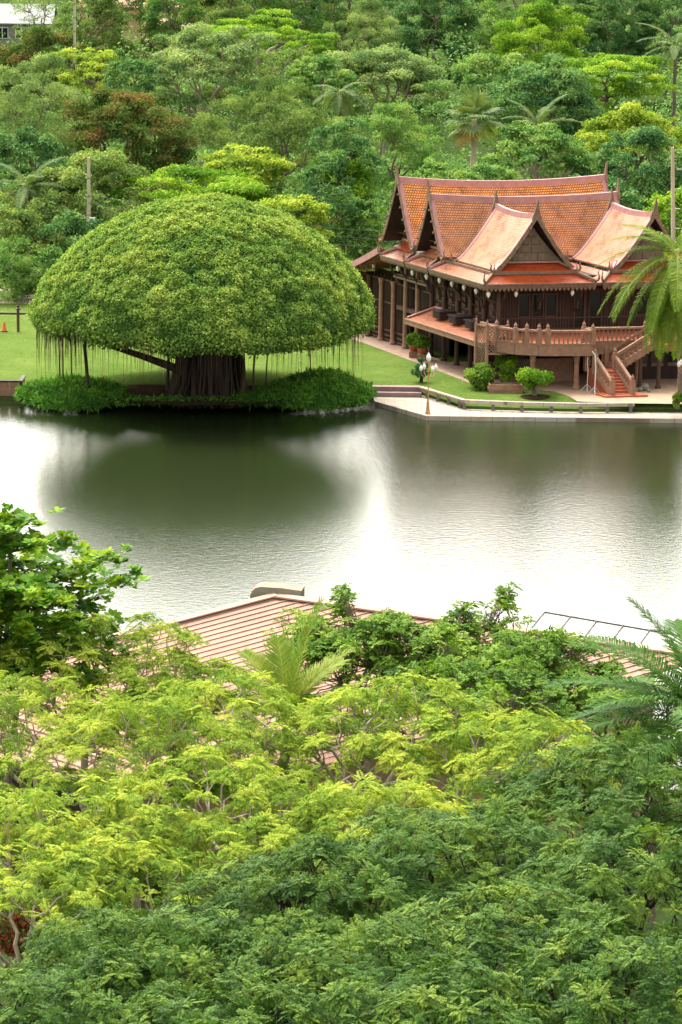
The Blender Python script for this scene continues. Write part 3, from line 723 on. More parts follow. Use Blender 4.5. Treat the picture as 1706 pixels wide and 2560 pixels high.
bal = MB(); bal.lathe(H(0, 0, 3.48), [(.07, 0), (.07, .06), (.045, .1), (.075, .26), (.05, .44), (.035, .56), (.06, .64), (.06, .74)], 7)
bal0 = None; nb = 0
def balusters(a, b, n, z=0.0, z2=0.0):
    global bal0, nb
    for k in range(n):
        t = (k + .5) / n; u = a[0] + (b[0] - a[0]) * t; v = a[1] + (b[1] - a[1]) * t
        if bal0 is None: bal0 = hp('baluster', bal, M['concrete_brown']); o = bal0
        else: o = bal0.copy(); col.objects.link(o)
        p, q_ = H(u, v, z + (z2 - z) * t), H(0, 0, 0); o.location = (p[0] - q_[0], p[1] - q_[1], p[2] - q_[2]); o.parent = house; nb += 1
for a, b in zip(D[:-1], D[1:]): balusters(a, b, max(2, int(math.dist(a, b) / .27)))
balusters((10.3, -3.4), (12.7, -3.4), 9); balusters((12.9, -3.4), (15.2, -3.4), 8)
# lattice screen at the deck's left corner
mb = MB()
for u, v in ((-.75, -2.0), (-.95, -.9), (.5, -2.15)):
    mb.box(u - .07, u + .07, v - .07, v + .07, 1.75 if u < 0 else 2.6, 4.4, H); mb.lathe(H(u, v, 4.4), [(.1, 0), (.1, .05), (.05, .1), (.08, .2), (.02, .36), (.005, .42)], 7)
mb.bar(H(-.75, -2.0, 4.33), H(.5, -2.15, 4.33), .09, .1); mb.bar(H(-.75, -2.0, 4.33), H(-.95, -.9, 4.33), .09, .1); mb.bar(H(-.75, -2.0, 2.6), H(.5, -2.15, 2.6), .09, .1); mb.bar(H(-.75, -2.0, 1.85), H(-.95, -.9, 1.85), .09, .1)
sc_ = hp('lattice_screen', mb, M['concrete_brown'])
mb = MB()
def lat(a, b, z0, z1, n):
    a = np.array(a); b = np.array(b); ln = np.linalg.norm(b - a); h = z1 - z0; st = (ln + h) / n
    for sgn in (1, -1):
        for k in range(1, n):
            c = k * st; s0_, y0 = (c, 0) if c < ln else (ln, c - ln); s1_, y1 = (0, c) if c < h else (c - h, h)
            if sgn < 0: s0_, s1_ = ln - s0_, ln - s1_
            p, q_ = a + (b - a) * s0_ / ln, a + (b - a) * s1_ / ln
            mb.bar(H(*p, z0 + y0), H(*q_, z0 + y1), .025 if sgn > 0 else .02, .05)
lat((-.7, -2.0), (.45, -2.15), 2.65, 4.28, 12); lat((-.95, -.9), (-.75, -2.0), 1.9, 4.28, 14)
hp('lattice', mb, M['wood_tan'], sc_)
# ---- stairs: lower flight towards the lake, landing, upper flight along the deck
mb = MB(); nl = 8
for k in range(nl):
    z1 = .5 + (k + 1) * 1.3 / nl; v0 = -6.55 + k * 2.0 / nl
    mb.box(5.15, 6.25, v0, -4.55 if k == nl - 1 else -4.5, z1 - 1.3 / nl + .002 * (k > 0), z1, H)
mb.box(5.15, 6.4, -4.5, -3.3, .5, 1.8, H); hp('lower_stairs', mb, M['terracotta'])
mb = MB(); mb.box(4.4, 7.2, -7.05, -5.6, .5, .62, H); hp('stair_plinth', mb, M['terracotta'])
mb = MB(); nu = 9
for k in range(nu):
    u0 = 6.4 + k * 2.5 / nu; z1 = 1.8 + (k + 1) * 1.5 / nu
    mb.box(u0, u0 + 2.5 / nu + .003, -4.35, -3.42, z1 - .36, z1, H)
hp('upper_stairs', mb, M['concrete_brown'])
mb = MB()
for v in (-4.45, -3.36): mb.bar(H(6.4, v, 1.85), H(8.9, v, 3.35), .12, .42)
for u in (5.05, 6.35): mb.bar(H(u, -4.5, 1.75), H(u, -6.65, .62), .12, .4)
hp('stair_stringer', mb, M['concrete_brown'])
mb = MB()
for v in (-4.45, -3.36): mb.bar(H(6.35, v, 2.72), H(8.9, v, 4.25), .2, .15)
for u in (5.05, 6.35): mb.bar(H(u, -4.45, 2.7), H(u, -6.7, 1.4), .2, .16)
mb.bar(H(5.05, -3.3, 2.7), H(6.35, -3.3, 2.7), .16, .12)
hp('stair_handrail', mb, M['concrete_brown'])
for u, v, z0, z1 in ((5.05, -6.7, .5, 1.5), (6.35, -6.7, .5, 1.5), (5.05, -4.45, 1.6, 2.85), (6.35, -4.45, 1.6, 2.85), (5.05, -3.35, 1.6, 2.8), (6.35, -3.35, 1.6, 2.8), (8.9, -4.45, 3.2, 4.36)): post(u, v, z0, z1)
for v in (-4.45, -3.36): balusters((6.5, v), (8.8, v), 8, -1.45, .0)
for u in (5.05, 6.35): balusters((u, -4.6), (u, -6.55), 7, -1.6, -2.75)
balusters((5.15, -3.32), (6.25, -3.32), 4, -1.55, -1.55)
for u in (8.2, 9.4): column(u, -4.1, .5, 2.9, .13, 'wood_brown')

# ---- egg shaped white lamps hanging under the eaves
lamp0 = None
def hanging_lamp(p, label):
    global lamp0
    if lamp0 is None:
        lamp0 = thing('hanging_lamp', label, 'lamp', p, 'white lamps hanging under the eaves')
        mb = MB(); mb.lathe(p, [(.03, .16), (.085, .10), (.13, 0), (.125, -.07), (.085, -.17), (.03, -.25), (.005, -.28)][::-1], 12); mb.build('lamp_globe', M['white_glass'], lamp0, smooth=True)
        mb = MB(); mb.tube([(p[0], p[1], p[2] + .13), (p[0], p[1], p[2] + .55)], .012, 5); mb.lathe((p[0], p[1], p[2] + .13), [(.06, 0), (.06, .05), (.02, .09)], 8); mb.build('lamp_cord', M['wood_brown'], lamp0)
    else: dup(lamp0, p, label)
ordn = ['nearest the front corner of', 'second from the front corner along', 'third from the front corner along', 'fourth from the front corner along', 'fifth from the front corner along', 'sixth from the front corner along', 'seventh from the front corner along', 'farthest back along']
for k, v in enumerate((.3, 2.0, 3.7, 5.4, 7.2, 9.1, 11.2, 13.4)):
    hanging_lamp(H(.38, v, 6.08), 'white egg shaped lamp %s the house side eave' % ordn[k])
hanging_lamp(H(.35, 17.2, 5.7), 'white egg shaped lamp under the sloping rear end of the eave')
hanging_lamp(H(2.2, .35, 6.08), 'white egg shaped lamp under front eave above the three windows')
hanging_lamp(H(5.9, .35, 6.08), 'white egg shaped lamp under front eave before the glazed door')
hanging_lamp(H(9.6, .35, 6.08), 'white egg shaped lamp under front eave of the right hand gable')
# ------------------------------------------------------------------ trees: shared builders
def kgroups(pts, k):
    """split points into k compact groups (a few k-means rounds)"""
    k = min(k, len(pts)); c = pts[rng.choice(len(pts), k, replace=False)]
    for _ in range(6):
        d = ((pts[:, None] - c[None]) ** 2).sum(2); a = d.argmin(1)
        c = np.array([pts[a == i].mean(0) if (a == i).any() else c[i] for i in range(k)])
    return [np.where(a == i)[0] for i in range(k) if (a == i).any()]
def wiggle(a, b, n, amp, sag=0.0):
    t = np.linspace(0, 1, n)[:, None]; p = a + (b - a) * t
    L_ = np.linalg.norm(b - a); off = rng.normal(size=(n, 3)) * amp * L_; off[0] = off[-1] = 0
    p = p + off; p[:, 2] += sag * L_ * (t[:, 0] * (1 - t[:, 0])) * 4
    return p
def limbs(mb, tips, base, fork, r0, k1=5, k2=5, sides=6, tipr=.012, sag=.10, twigs=True):
    """trunk from base to fork, then limbs, branches and twigs out to the tips"""
    base = np.array(base, float); fork = np.array(fork, float)
    mb.tube(wiggle(base, fork, 6, .025), np.linspace(r0 * 1.25, r0 * .85, 6), sides + 2)
    for g in kgroups(tips, k1):
        P_ = tips[g]; c = P_.mean(0); e = fork + (c - fork) * .62; e[2] = fork[2] + (c[2] - fork[2]) * .62 - .0
        r1 = r0 * .62; mb.tube(wiggle(fork - [0, 0, r0 * .3], e, 6, .045, -sag * .4), np.linspace(r1, r1 * .55, 6), sides)
        for h in kgroups(P_, k2):
            Q_ = P_[h]; c2 = Q_.mean(0); e2_ = e + (c2 - e) * .7; e2_[2] -= .05 * np.linalg.norm(c2 - e)
            r2 = r1 * .5; mb.tube(wiggle(e, e2_, 5, .06), np.linspace(r2, r2 * .5, 5), max(4, sides - 1), cap=False)
            if twigs:
                for t in Q_: mb.tube(wiggle(e2_, t, 4, .07), np.linspace(max(r2 * .42, tipr * 1.5), tipr, 4), 4, cap=False)

# ------------------------------------------------------------------ the great domed banyan on the bank
bc = on_level(507, 986, LAND_Z); bt = on_level(522, 988, LAND_Z)
BX, BY = float(bc[0]) - .15, float(bt[1]) + .7
banyan = thing('banyan_tree', 'huge dome shaped banyan tree with hanging roots on the lake bank', 'tree', (float(bt[0]), BY, LAND_Z - .1))
BR, BZ, BH_ = 10.4, 5.15, 7.15
def dome(r, th):
    """point on the clipped dome: r 0..1 from crown top to rim"""
    lob = 1 + .010 * np.sin(5 * th + 1.0) + .008 * np.sin(9 * th + 2)
    z = BZ + BH_ * np.clip(1 - r ** 1.9, 0, 1) ** .66
    return np.stack([BX + .25 * (1 - r) + BR * lob * r * np.cos(th), BY + BR * lob * r * np.sin(th), z + .25 * np.sin(2 * th + .5) * r], 1)
nB = 270000
rr = 1 - (1 - rng.uniform(0, 1, nB) ** .62) ** 1.0; rr = np.clip(rr, 0.002, 1); th = rng.uniform(0, 2 * math.pi, nB)
pb = dome(rr, th); e_ = 1e-3
tr = dome(np.clip(rr + e_, 0, 1), th) - dome(rr - e_, th); tt = dome(rr, th + e_) - pb
nb_ = unit(np.cross(tr, tt)); nb_ *= np.sign((nb_ * (pb - np.array([BX, BY, BZ - 2]))).sum(1, keepdims=True))
d1 = fbm(pb, 3.0, 3); d2 = fbm(pb, .75, 5); d3 = fbm(pb, 5.5, 6)
from mathutils.kdtree import KDTree
kc = rng.choice(nB, 2300, replace=False); kt = KDTree(len(kc))        # leaf clumps at the twig ends
for i_, j_ in enumerate(kc): kt.insert(pb[j_], i_)
kt.balance(); near_ = [kt.find(q_) for q_ in pb]
kd = np.array([q_[2] for q_ in near_]); ki = np.array([q_[1] for q_ in near_])
kr = rng.uniform(-1, 1, len(kc)); bump_ = 1 - np.clip(kd / .52, 0, 1.2) ** 2
disp = .30 * bump_ + .12 * kr[ki] + .08 * d1 + .08 * d2 + rng.normal(size=nB) * .07
pb = pb + nb_ * (disp[:, None] - .1)
# leaves lean with the clumps, hang over at the rim
tv = np.clip(.36 + .17 * rng.normal(size=nB) + .12 * d1 + .22 * bump_ + .16 * kr[ki], 0, 1)  # clump tops lighter, gaps darker: highlight and shade put into the tint
V1 = leafset(pb, nb_ + np.array([0, 0, .35]), .155, .085, .6)
nR = 30000                                   # thick lower rim, folded under
tr_ = rng.uniform(0, 2 * math.pi, nR); q = rng.uniform(0, 1, nR)
pr = dome(np.full(nR, .992), tr_); inw = unit(np.stack([BX - pr[:, 0], BY - pr[:, 1], np.zeros(nR)], 1))
lobz = fbm(np.stack([np.cos(tr_) * 12, np.sin(tr_) * 12, tr_ * 0], 1), 1.1, 9)
pr += inw * (q[:, None] ** 2 * 1.6) + np.stack([np.zeros(nR), np.zeros(nR), -(.15 + .62 * np.sin(q * 2.4)) + .28 * lobz], 1) + rng.normal(size=(nR, 3)) * .14
pr[:, 2] -= q * 2.8 * np.clip((np.sin(tr_) - .4) / .6, 0, 1) ** .6      # unseen landward rim pulled down to keep sky out of the reflection
V2 = leafset(pr, -inw + np.array([0, 0, .2]), .22, .115, .7)
nU = 26000                                   # the leafy underside, shade put into its dark tint
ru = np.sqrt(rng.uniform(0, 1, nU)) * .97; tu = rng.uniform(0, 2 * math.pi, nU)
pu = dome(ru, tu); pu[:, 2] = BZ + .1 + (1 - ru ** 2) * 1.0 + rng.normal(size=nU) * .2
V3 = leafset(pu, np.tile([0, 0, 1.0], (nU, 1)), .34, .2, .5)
th_, rs_ = np.linspace(0, 2 * math.pi, 73), np.linspace(.01, .985, 24)      # inner hull in the darkest leaf tone, closing gaps
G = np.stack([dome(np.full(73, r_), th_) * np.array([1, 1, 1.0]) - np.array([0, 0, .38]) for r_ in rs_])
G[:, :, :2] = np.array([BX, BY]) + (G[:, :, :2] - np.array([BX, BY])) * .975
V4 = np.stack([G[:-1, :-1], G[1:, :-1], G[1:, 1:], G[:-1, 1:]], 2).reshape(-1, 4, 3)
ta = np.linspace(.55, math.pi - .55, 60)      # unseen curtain added inside the landward rim to block reflected sky
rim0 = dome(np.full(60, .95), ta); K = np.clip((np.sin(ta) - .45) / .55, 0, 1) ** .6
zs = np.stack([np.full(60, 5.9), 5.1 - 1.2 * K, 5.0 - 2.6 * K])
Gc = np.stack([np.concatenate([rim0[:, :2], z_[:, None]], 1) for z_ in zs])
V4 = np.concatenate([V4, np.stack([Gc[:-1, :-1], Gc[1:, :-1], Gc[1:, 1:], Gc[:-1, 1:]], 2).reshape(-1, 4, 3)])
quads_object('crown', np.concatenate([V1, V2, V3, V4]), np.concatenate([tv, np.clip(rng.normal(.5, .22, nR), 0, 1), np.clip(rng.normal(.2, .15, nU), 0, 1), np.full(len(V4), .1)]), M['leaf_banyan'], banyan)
mb = MB(); tx, ty = float(bt[0]), BY
for k in range(95):
    a = 2 * math.pi * k / 95 + random.uniform(-.05, .05); lay = random.choice((.8, .95, 1.0, 1.06))
    ex, ey = 1.75 * lay, 1.45 * lay; n = 9
    pts = []
    for i in range(n):
        t = i / (n - 1); fl = 1.0 + .5 * (1 - t) ** 3 + .10 * t ** 2; aa = a + .10 * math.sin(3 * t + k) 
        pts.append((tx + ex * fl * math.cos(aa) + random.gauss(0, .03), ty + ey * fl * math.sin(aa) + random.gauss(0, .03), -.1 + 5.8 * t))
    r_ = random.choice((.05, .07, .09, .14, .22)); mb.tube(pts, np.linspace(r_ * 1.3, r_ * .8, n), 6)
mb.lathe((tx, ty, .1), [(1.55, 0), (1.4, 1.5), (1.4, 4), (1.7, 5.6)], 14)
mb.build('trunk', M['bark_dark'], banyan)
def bpart(name, pts, rad, m='bark_dark', n=7):
    mb = MB(); mb.tube(pts, rad, n); return mb.build(name, M[m], banyan)
bpart('limb', [(tx - 1.2, ty - .9, 1.8), (tx - 2.3, ty - 1.2, 2.35), (tx - 4.0, ty - 1.5, 3.0), (tx - 6.0, ty - 1.8, 3.7), (tx - 7.6, ty - 1.9, 4.6), (tx - 8.4, ty - 1.9, 5.6)], [.32, .26, .21, .17, .13, .08])
bpart('limb', [(tx - 1.3, ty - .4, 2.6), (tx - 2.2, ty - .8, 3.0), (tx - 3.0, ty - 1.0, 3.9), (tx - 4.2, ty - 1.2, 5.4)], [.22, .2, .16, .12])
bpart('limb', [(tx + 1.2, ty - .4, 4.2), (tx + 3, ty - 1, 5.2), (tx + 6, ty - 1.4, 5.8)], [.3, .22, .15])
for dx, dy, r_ in ((-7.45, -1.6, .12), (-8.9, -1.2, .05), (-9.25, .2, .05), (-8.55, .8, .045), (-2.6, .9, .11), (2.05, -1.2, .13), (2.75, -.5, .07), (6.2, .5, .04), (3.6, -.9, .05), (8.0, .2, .03)):
    bpart('prop_root', [(tx + dx + .05 * random.gauss(0, 1), ty + dy, .2), (tx + dx + random.gauss(0, .05), ty + dy, 1.8), (tx + dx + random.gauss(0, .07), ty + dy, 3.6), (tx + dx, ty + dy, 5.6)], [r_ * 1.5, r_, r_ * .95, r_ * 1.1], 'root', 6)
# curtains of fine hanging roots
nH = 2600
cl = rng.uniform(0, 2 * math.pi, 70); a = cl[rng.integers(0, 70, nH)] + rng.normal(size=nH) * .06
r_ = np.clip(rng.choice([.95, .88, .78, .6], nH, p=[.4, .3, .2, .1]) + rng.normal(size=nH) * .04, .35, .97)
x = BX + BR * r_ * np.cos(a); y = BY + BR * r_ * np.sin(a)
ln = np.clip(rng.gamma(1.7, .62, nH), .2, 4.3); wd = rng.uniform(.005, .022, nH); sw_ = rng.normal(size=nH) * .05
z1 = np.full(nH, 5.25); ang = rng.uniform(0, 3.14, nH)
cs, sn = np.cos(ang) * wd, np.sin(ang) * wd
Vh = []
for s_ in (0, 1):
    c_, d_ = (cs, sn) if s_ == 0 else (-sn, cs)
    Vh.append(np.stack([np.stack([x - c_, y - d_, z1], 1), np.stack([x + c_, y + d_, z1], 1), np.stack([x + sw_ + c_ * .3, y + d_ * .3, z1 - ln], 1), np.stack([x + sw_ - c_ * .3, y - d_ * .3, z1 - ln], 1)], 1))
hr = quads_object('hanging_roots', np.concatenate(Vh), np.zeros(2 * nH), M['root'], banyan); hr['kind'] = 'stuff'

# rough grass and herbs along the water's edge
def grass_patch(name, cx, cy, rx, ry, h, n, L_, W_, m, label, tmean=.5):
    px = rng.uniform(-1, 1, n); py = rng.uniform(-1, 1, n); k = px ** 2 + py ** 2 < 1; px, py = px[k], py[k]; n = len(px)
    z = h * np.sqrt(np.clip(1 - px ** 2 - py ** 2, 0, 1)) 
    p = np.stack([cx + px * rx, cy + py * ry, np.full(n, LAND_Z)], 1); b_ = fbm(p, 1.4, 21)
    bank = np.clip((p[:, 1] - (cy - ry * .2)) / 2.0, -1, 0) * .6
    p[:, 2] += bank + z * (.75 + .35 * b_) * rng.uniform(.35, 1, n)
    nn = np.stack([px * .7, py * .7 - .25, np.full(n, .9)], 1)
    V_ = leafset(p, nn, L_, W_, .75, .4)
    return tag(quads_object(name, V_, np.clip(rng.normal(tmean, .22, n) + .2 * b_, 0, 1), M[m], base=(cx, cy, LAND_Z)), label, None, kind='stuff')
def gp(u, v): return on_level(u, v, LAND_Z)
g1 = gp(180, 985); grass_patch('bank_grass', g1[0], g1[1] - .1, 3.3, 2.2, 1.15, 19000, .42, .07, 'leaf_grass', 'tall wild grass on the bank left of the banyan roots', .55)
g2 = gp(790, 985); grass_patch('bank_grass', g2[0], g2[1] - .1, 3.6, 2.3, 1.45, 24000, .36, .07, 'leaf_grass', 'mound of rough grass on the bank right of the banyan roots', .6)
g3 = gp(440, 998); grass_patch('bank_grass', g3[0], g3[1] - .3, 7.5, .8, .16, 2600, .24, .06, 'leaf_grass', 'dark low herbs along the water under the banyan', .2)
g4 = gp(640, 996); grass_patch('bank_grass', g4[0], g4[1] - .1, 1.4, .9, .4, 1500, .4, .07, 'leaf_grass', 'grass tufts at the foot of the banyan trunk', .35)
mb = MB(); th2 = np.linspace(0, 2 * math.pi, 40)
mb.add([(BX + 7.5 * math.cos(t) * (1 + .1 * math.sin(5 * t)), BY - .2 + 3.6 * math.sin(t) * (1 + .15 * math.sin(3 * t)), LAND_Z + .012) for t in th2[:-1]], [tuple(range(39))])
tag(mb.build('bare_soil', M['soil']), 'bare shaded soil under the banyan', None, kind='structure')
# ------------------------------------------------------------------ trees of the far bank
FLOOR = LAND_Z
def crown_leaves(c, rx, ry, rz, style, L_, dens, seed):
    """leaf cloud made of clumps on a crown of half sizes rx, ry, rz about c"""
    g = np.random.default_rng(seed)
    if style == 'tier':   # flat layered pads
        nc = int(50 + rx * 8); cr_ = .24 * rx; fl = .30
    elif style == 'umbrella': nc = int(70 + rx * 10); cr_ = .19 * rx; fl = .55
    elif style == 'fine': nc = int(80 + rx * 12); cr_ = .19 * rx; fl = .8
    else: nc = int(70 + rx * 11); cr_ = .20 * rx; fl = .7
    cr_ = max(.5, min(cr_, 1.25))
    u = g.normal(size=(nc, 3)); u /= np.linalg.norm(u, axis=1)[:, None]
    lowest = -.35 if style == 'umbrella' else -.9
    u[:, 2] = np.where(u[:, 2] < lowest, -u[:, 2], u[:, 2])
    rad = g.uniform(.55, 1.0, nc) ** .6
    lob = 1 + .48 * fbm(u * 2.0, 1.5, seed + 1)
    C_ = np.array(c) + u * (rad * lob)[:, None] * np.array([rx, ry, rz])
    cs_ = cr_ * g.uniform(.4, 1.3, nc)
    w_ = cs_ ** 2; area = 4 * np.pi * w_.sum() * (.45 + .55 * fl) * .55
    n = int(min(60000, dens * area / (L_ * L_ * .27)))
    k = g.choice(nc, n, p=w_ / w_.sum())
    d = g.normal(size=(n, 3)); d /= np.linalg.norm(d, axis=1)[:, None]; d[:, 2] = np.where(d[:, 2] < -.35, -d[:, 2], d[:, 2])
    rr_ = g.uniform(.35, 1.0, n) ** .4 * (1 + .25 * g.normal(size=n) * .5)
    P_ = C_[k] + d * (rr_ * cs_[k])[:, None] * np.array([1, 1, fl])
    nn = d + np.array([0, 0, .9]) + .3 * u[k]
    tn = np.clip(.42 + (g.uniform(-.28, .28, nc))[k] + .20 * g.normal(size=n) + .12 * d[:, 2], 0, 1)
    jit = {'fine': .9, 'tier': .5, 'umbrella': .55}.get(style, .7)
    asp = .28 if style == 'fine' else .5
    V_ = leafset(P_, nn, L_, L_ * asp, jit, .35)
    return V_, tn, C_
tree_no = 0
def back_tree(xv, yv, hw, zt, style, m, name, label, group='trees on the far bank', hr=.8, L_=.27, dens=1.2, trunk='bark', r0=None, stems=0):
    """tree whose crown top stands at height zt where the line of sight (view coordinates) meets it"""
    global tree_no; tree_no += 1
    u, v = xv * 1.088, yv * 1.088
    p = on_level(u, max(v, -60), zt); y = p[1]; s = FOC / (np.dot(p - CAMP, cf))
    rx = hw * 1.088 / s; hr = hr if style == 'tier' else min(1.3, hr * 1.35); rz = rx * hr; ry = rx * .9
    c = (float(p[0]), float(p[1] + ry * .3), float(zt - rz * .92)); 
    base = (c[0], c[1], FLOOR - .1)
    t = thing(name, label, 'tree', base, group)
    V_, tn, C_ = crown_leaves(c, rx, ry, rz, style, L_, dens, 100 + tree_no)
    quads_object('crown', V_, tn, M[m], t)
    mb = MB(); fork = (c[0] + random.uniform(-.3, .3), c[1], max(1.2, c[2] - rz * (.75 if stems else .55)))
    limbs(mb, C_ - [0, 0, .2], base, fork, r0 or .04 * rx + .05, 6 if not stems else 9, 4, 5, .02, twigs=bool(stems))
    mb.build('trunk', M[trunk], t)
    return t
T_ = back_tree
# first row, farthest
T_(300, -25, 120, 15, 'clump', 'leaf_olive', 'tall_tree', 'tall loose olive tree before the pale houses at the top left', hr=1.1)
T_(95, -40, 60, 17, 'fine', 'leaf_pale', 'feathery_tree', 'thin feathery grey green tree standing before the grey roofed house', hr=1.3, dens=.5)
T_(470, -40, 90, 15, 'clump', 'leaf_olive', 'tall_tree', 'tall olive tree with yellowish tips, first right of the pale houses', hr=.9)
T_(600, -30, 110, 14, 'clump', 'leaf_dark', 'tall_tree', 'dark tree at the top behind the bright green layered crown', hr=.8)
T_(735, -20, 95, 14, 'clump', 'leaf_dark', 'tall_tree', 'dark grey green tree at the top edge right of the bright layered crown', hr=.9)
T_(605, 42, 150, 13, 'tier', 'leaf_bright', 'layered_tree', 'bright green layered tree with wide flat crown near the top', hr=.38, trunk='bark_pale')
T_(860, 18, 85, 14, 'fine', 'leaf_pale', 'fine_leaved_tree', 'pale fine leaved tree left of the tall dark tree', hr=.9)
T_(1010, -30, 110, 16, 'clump', 'leaf_dark', 'dark_tree', 'tall dark green tree at the top above the deep shaded gap', hr=1.3)
T_(1120, -30, 90, 15, 'clump', 'leaf_green', 'broadleaf_tree', 'mid green broadleaf tree right of the tall dark tree at the top', hr=1.0)
T_(1240, 30, 110, 13.5, 'clump', 'leaf_bright', 'drooping_tree', 'bright green drooping tree left of the vine draped column', hr=.75)
T_(1330, -20, 70, 15, 'clump', 'leaf_green', 'tall_tree', 'mid green tree at the top edge above the vine draped column', hr=.9)
T_(1405, 12, 66, 13.5, 'fine', 'leaf_dark', 'vine_draped_tree', 'dark tree draped in creepers like a tall green column', hr=1.35, L_=.26, dens=1.8)
T_(1540, -20, 95, 15, 'clump', 'leaf_dark', 'tall_tree', 'dark tree in the top right corner behind the coconut palm', hr=1.2)
for k_, (xv_, yv_, hw_, z_, st_, m_, lb_) in enumerate((
        (210, -55, 80, 17, 'clump', 'leaf_olive', 'olive tree at the very top, first left of the cream house'),
        (400, -60, 70, 17, 'clump', 'leaf_green', 'green tree at the very top, just right of the cream house'),
        (540, -60, 90, 17, 'clump', 'leaf_olive', 'olive tree at the very top, behind the left end of the bright layered crown'),
        (680, -60, 90, 17, 'clump', 'leaf_green', 'green tree at the very top, behind the right end of the bright layered crown'),
        (800, -60, 90, 17, 'clump', 'leaf_olive', 'olive tree at the very top, behind the pale fine leaved tree'),
        (920, -60, 90, 17, 'clump', 'leaf_dark', 'dark tree at the very top, left of the tall dark tree'),
        (1200, -60, 100, 17, 'clump', 'leaf_green', 'green tree at the very top, behind the bright drooping tree'),
        (1430, -60, 90, 17, 'clump', 'leaf_dark', 'dark tree at the very top, behind the vine draped column'))):
    T_(xv_, yv_, hw_, z_, st_, m_, 'tall_tree', lb_, hr=1.0, dens=.9)
# second row
T_(95, 82, 112, 13, 'clump', 'leaf_rust', 'rusty_tree', 'rust coloured tree below the grey roofed house at the left', hr=.62)
T_(215, 118, 85, 13, 'tier', 'leaf_lime', 'layered_tree', 'yellow green layered tree right of the upper rusty tree', hr=.6)
T_(295, 132, 60, 13, 'clump', 'leaf_dark', 'dark_tree', 'compact dark tree between yellow green and pale crowns at upper left', hr=1.0)
T_(465, 85, 135, 14, 'umbrella', 'leaf_pale', 'spreading_tree', 'pale spreading tree with many bare upright stems', hr=.75, trunk='bark_pale', stems=1)
T_(655, 130, 75, 12, 'umbrella', 'leaf_olive', 'thin_tree', 'thin half bare tree with pale branches right of the many stemmed tree', hr=.8, dens=.35, trunk='bark_pale', stems=1)
T_(735, 130, 80, 13, 'clump', 'leaf_green', 'broadleaf_tree', 'green tree below the bright layered crown near the top centre', hr=.7)
T_(885, 108, 150, 13, 'umbrella', 'leaf_pale', 'spreading_tree', 'broad pale green tree left of the deep shaded gap', hr=.55, trunk='bark_pale')
T_(1150, 122, 110, 13, 'clump', 'leaf_green', 'broadleaf_tree', 'rounded deep green tree above the fan palm', hr=.65)
T_(1400, 122, 115, 13, 'tier', 'leaf_bright', 'layered_tree', 'bright layered tree below the vine draped column', hr=.62)
T_(1265, 168, 125, 13, 'clump', 'leaf_dark', 'dark_tree', 'dense dark tree right of the fan palm', hr=.5)
# third row
T_(75, 182, 118, 12.5, 'fine', 'leaf_pale', 'soft_tree', 'soft grey green tree under the upper rusty tree at the left edge', hr=.7)
T_(290, 232, 140, 11.5, 'clump', 'leaf_rust', 'rusty_tree', 'large reddish brown tree above the left concrete pole', hr=.62)
T_(50, 290, 90, 10.5, 'clump', 'leaf_dark', 'dark_tree', 'dark tree at the left edge behind the grey palm fronds', hr=.9)
T_(645, 226, 145, 12, 'fine', 'leaf_olive', 'fine_leaved_tree', 'large soft olive tree above the banyan dome', hr=.62)
T_(575, 345, 95, 9.5, 'tier', 'leaf_lime', 'small_tree', 'small yellow green tree between olive tree and banyan top', hr=.5)
T_(910, 255, 110, 11.5, 'fine', 'leaf_green', 'rounded_tree', 'rounded green tree left of the fan palm trunk', hr=.75)
T_(790, 300, 85, 11, 'clump', 'leaf_dark', 'dark_tree', 'dark tree between the olive tree and the rounded green tree', hr=.8)
T_(1245, 298, 112, 10.5, 'umbrella', 'leaf_green', 'umbrella_tree', 'umbrella shaped green tree with visible branches behind the tiled roof', hr=.55, trunk='bark_pale', stems=1)
T_(1465, 268, 125, 11, 'umbrella', 'leaf_lime', 'yellowish_tree', 'dark limbed tree with yellow green top left of the right concrete pole', hr=.45)
T_(1470, 330, 130, 9.5, 'clump', 'leaf_dark', 'dark_tree', 'dark tree under the yellow green top at the right', hr=.6)
# fourth row, nearest the lawn and the house
T_(170, 368, 165, 9, 'clump', 'leaf_olive', 'olive_tree', 'dark olive tree behind the left concrete pole', hr=.55)
T_(470, 402, 175, 8, 'tier', 'leaf_bright', 'layered_tree', 'vivid green layered tree peeping over the banyan dome', hr=.32)
T_(690, 452, 80, 7.0, 'tier', 'leaf_lime', 'small_tree', 'yellowish small tree behind the right shoulder of the banyan', hr=.7)
T_(805, 372, 72, 8.5, 'clump', 'leaf_bright', 'bright_tree', 'yellow green tree just left of the tiled gable', hr=1.0)
T_(730, 395, 80, 8.5, 'clump', 'leaf_dark', 'dark_tree', 'dark tree behind the right shoulder of the banyan', hr=.9)
T_(830, 470, 55, 6.0, 'clump', 'leaf_green', 'small_tree', 'small green tree beside the left end of the house roof', hr=1.1)
T_(45, 492, 95, 6.5, 'clump', 'leaf_olive', 'bushy_tree', 'bushy olive tree behind the rear lawn at the left edge', hr=.85)
T_(170, 505, 100, 6, 'clump', 'leaf_dark', 'bushy_tree', 'dark bushy tree behind the left shoulder of the banyan', hr=.8)
T_(30, 570, 70, 4.5, 'fine', 'leaf_green', 'bush', 'feathery grey green bush at the edge of the rear lawn', 'bushes behind the rear lawn', hr=.8, L_=.28)
T_(110, 585, 55, 4, 'clump', 'leaf_green', 'bush', 'low round bush where the rear lawn meets the banyan', 'bushes behind the rear lawn', hr=.8)
T_(985, 392, 70, 9.0, 'clump', 'leaf_green', 'low_tree', 'green low tree behind the left half of the roof ridge', hr=.6)
T_(1120, 398, 85, 9.0, 'clump', 'leaf_green', 'low_tree', 'mid green low tree at the foot of the fan palm', hr=.5)
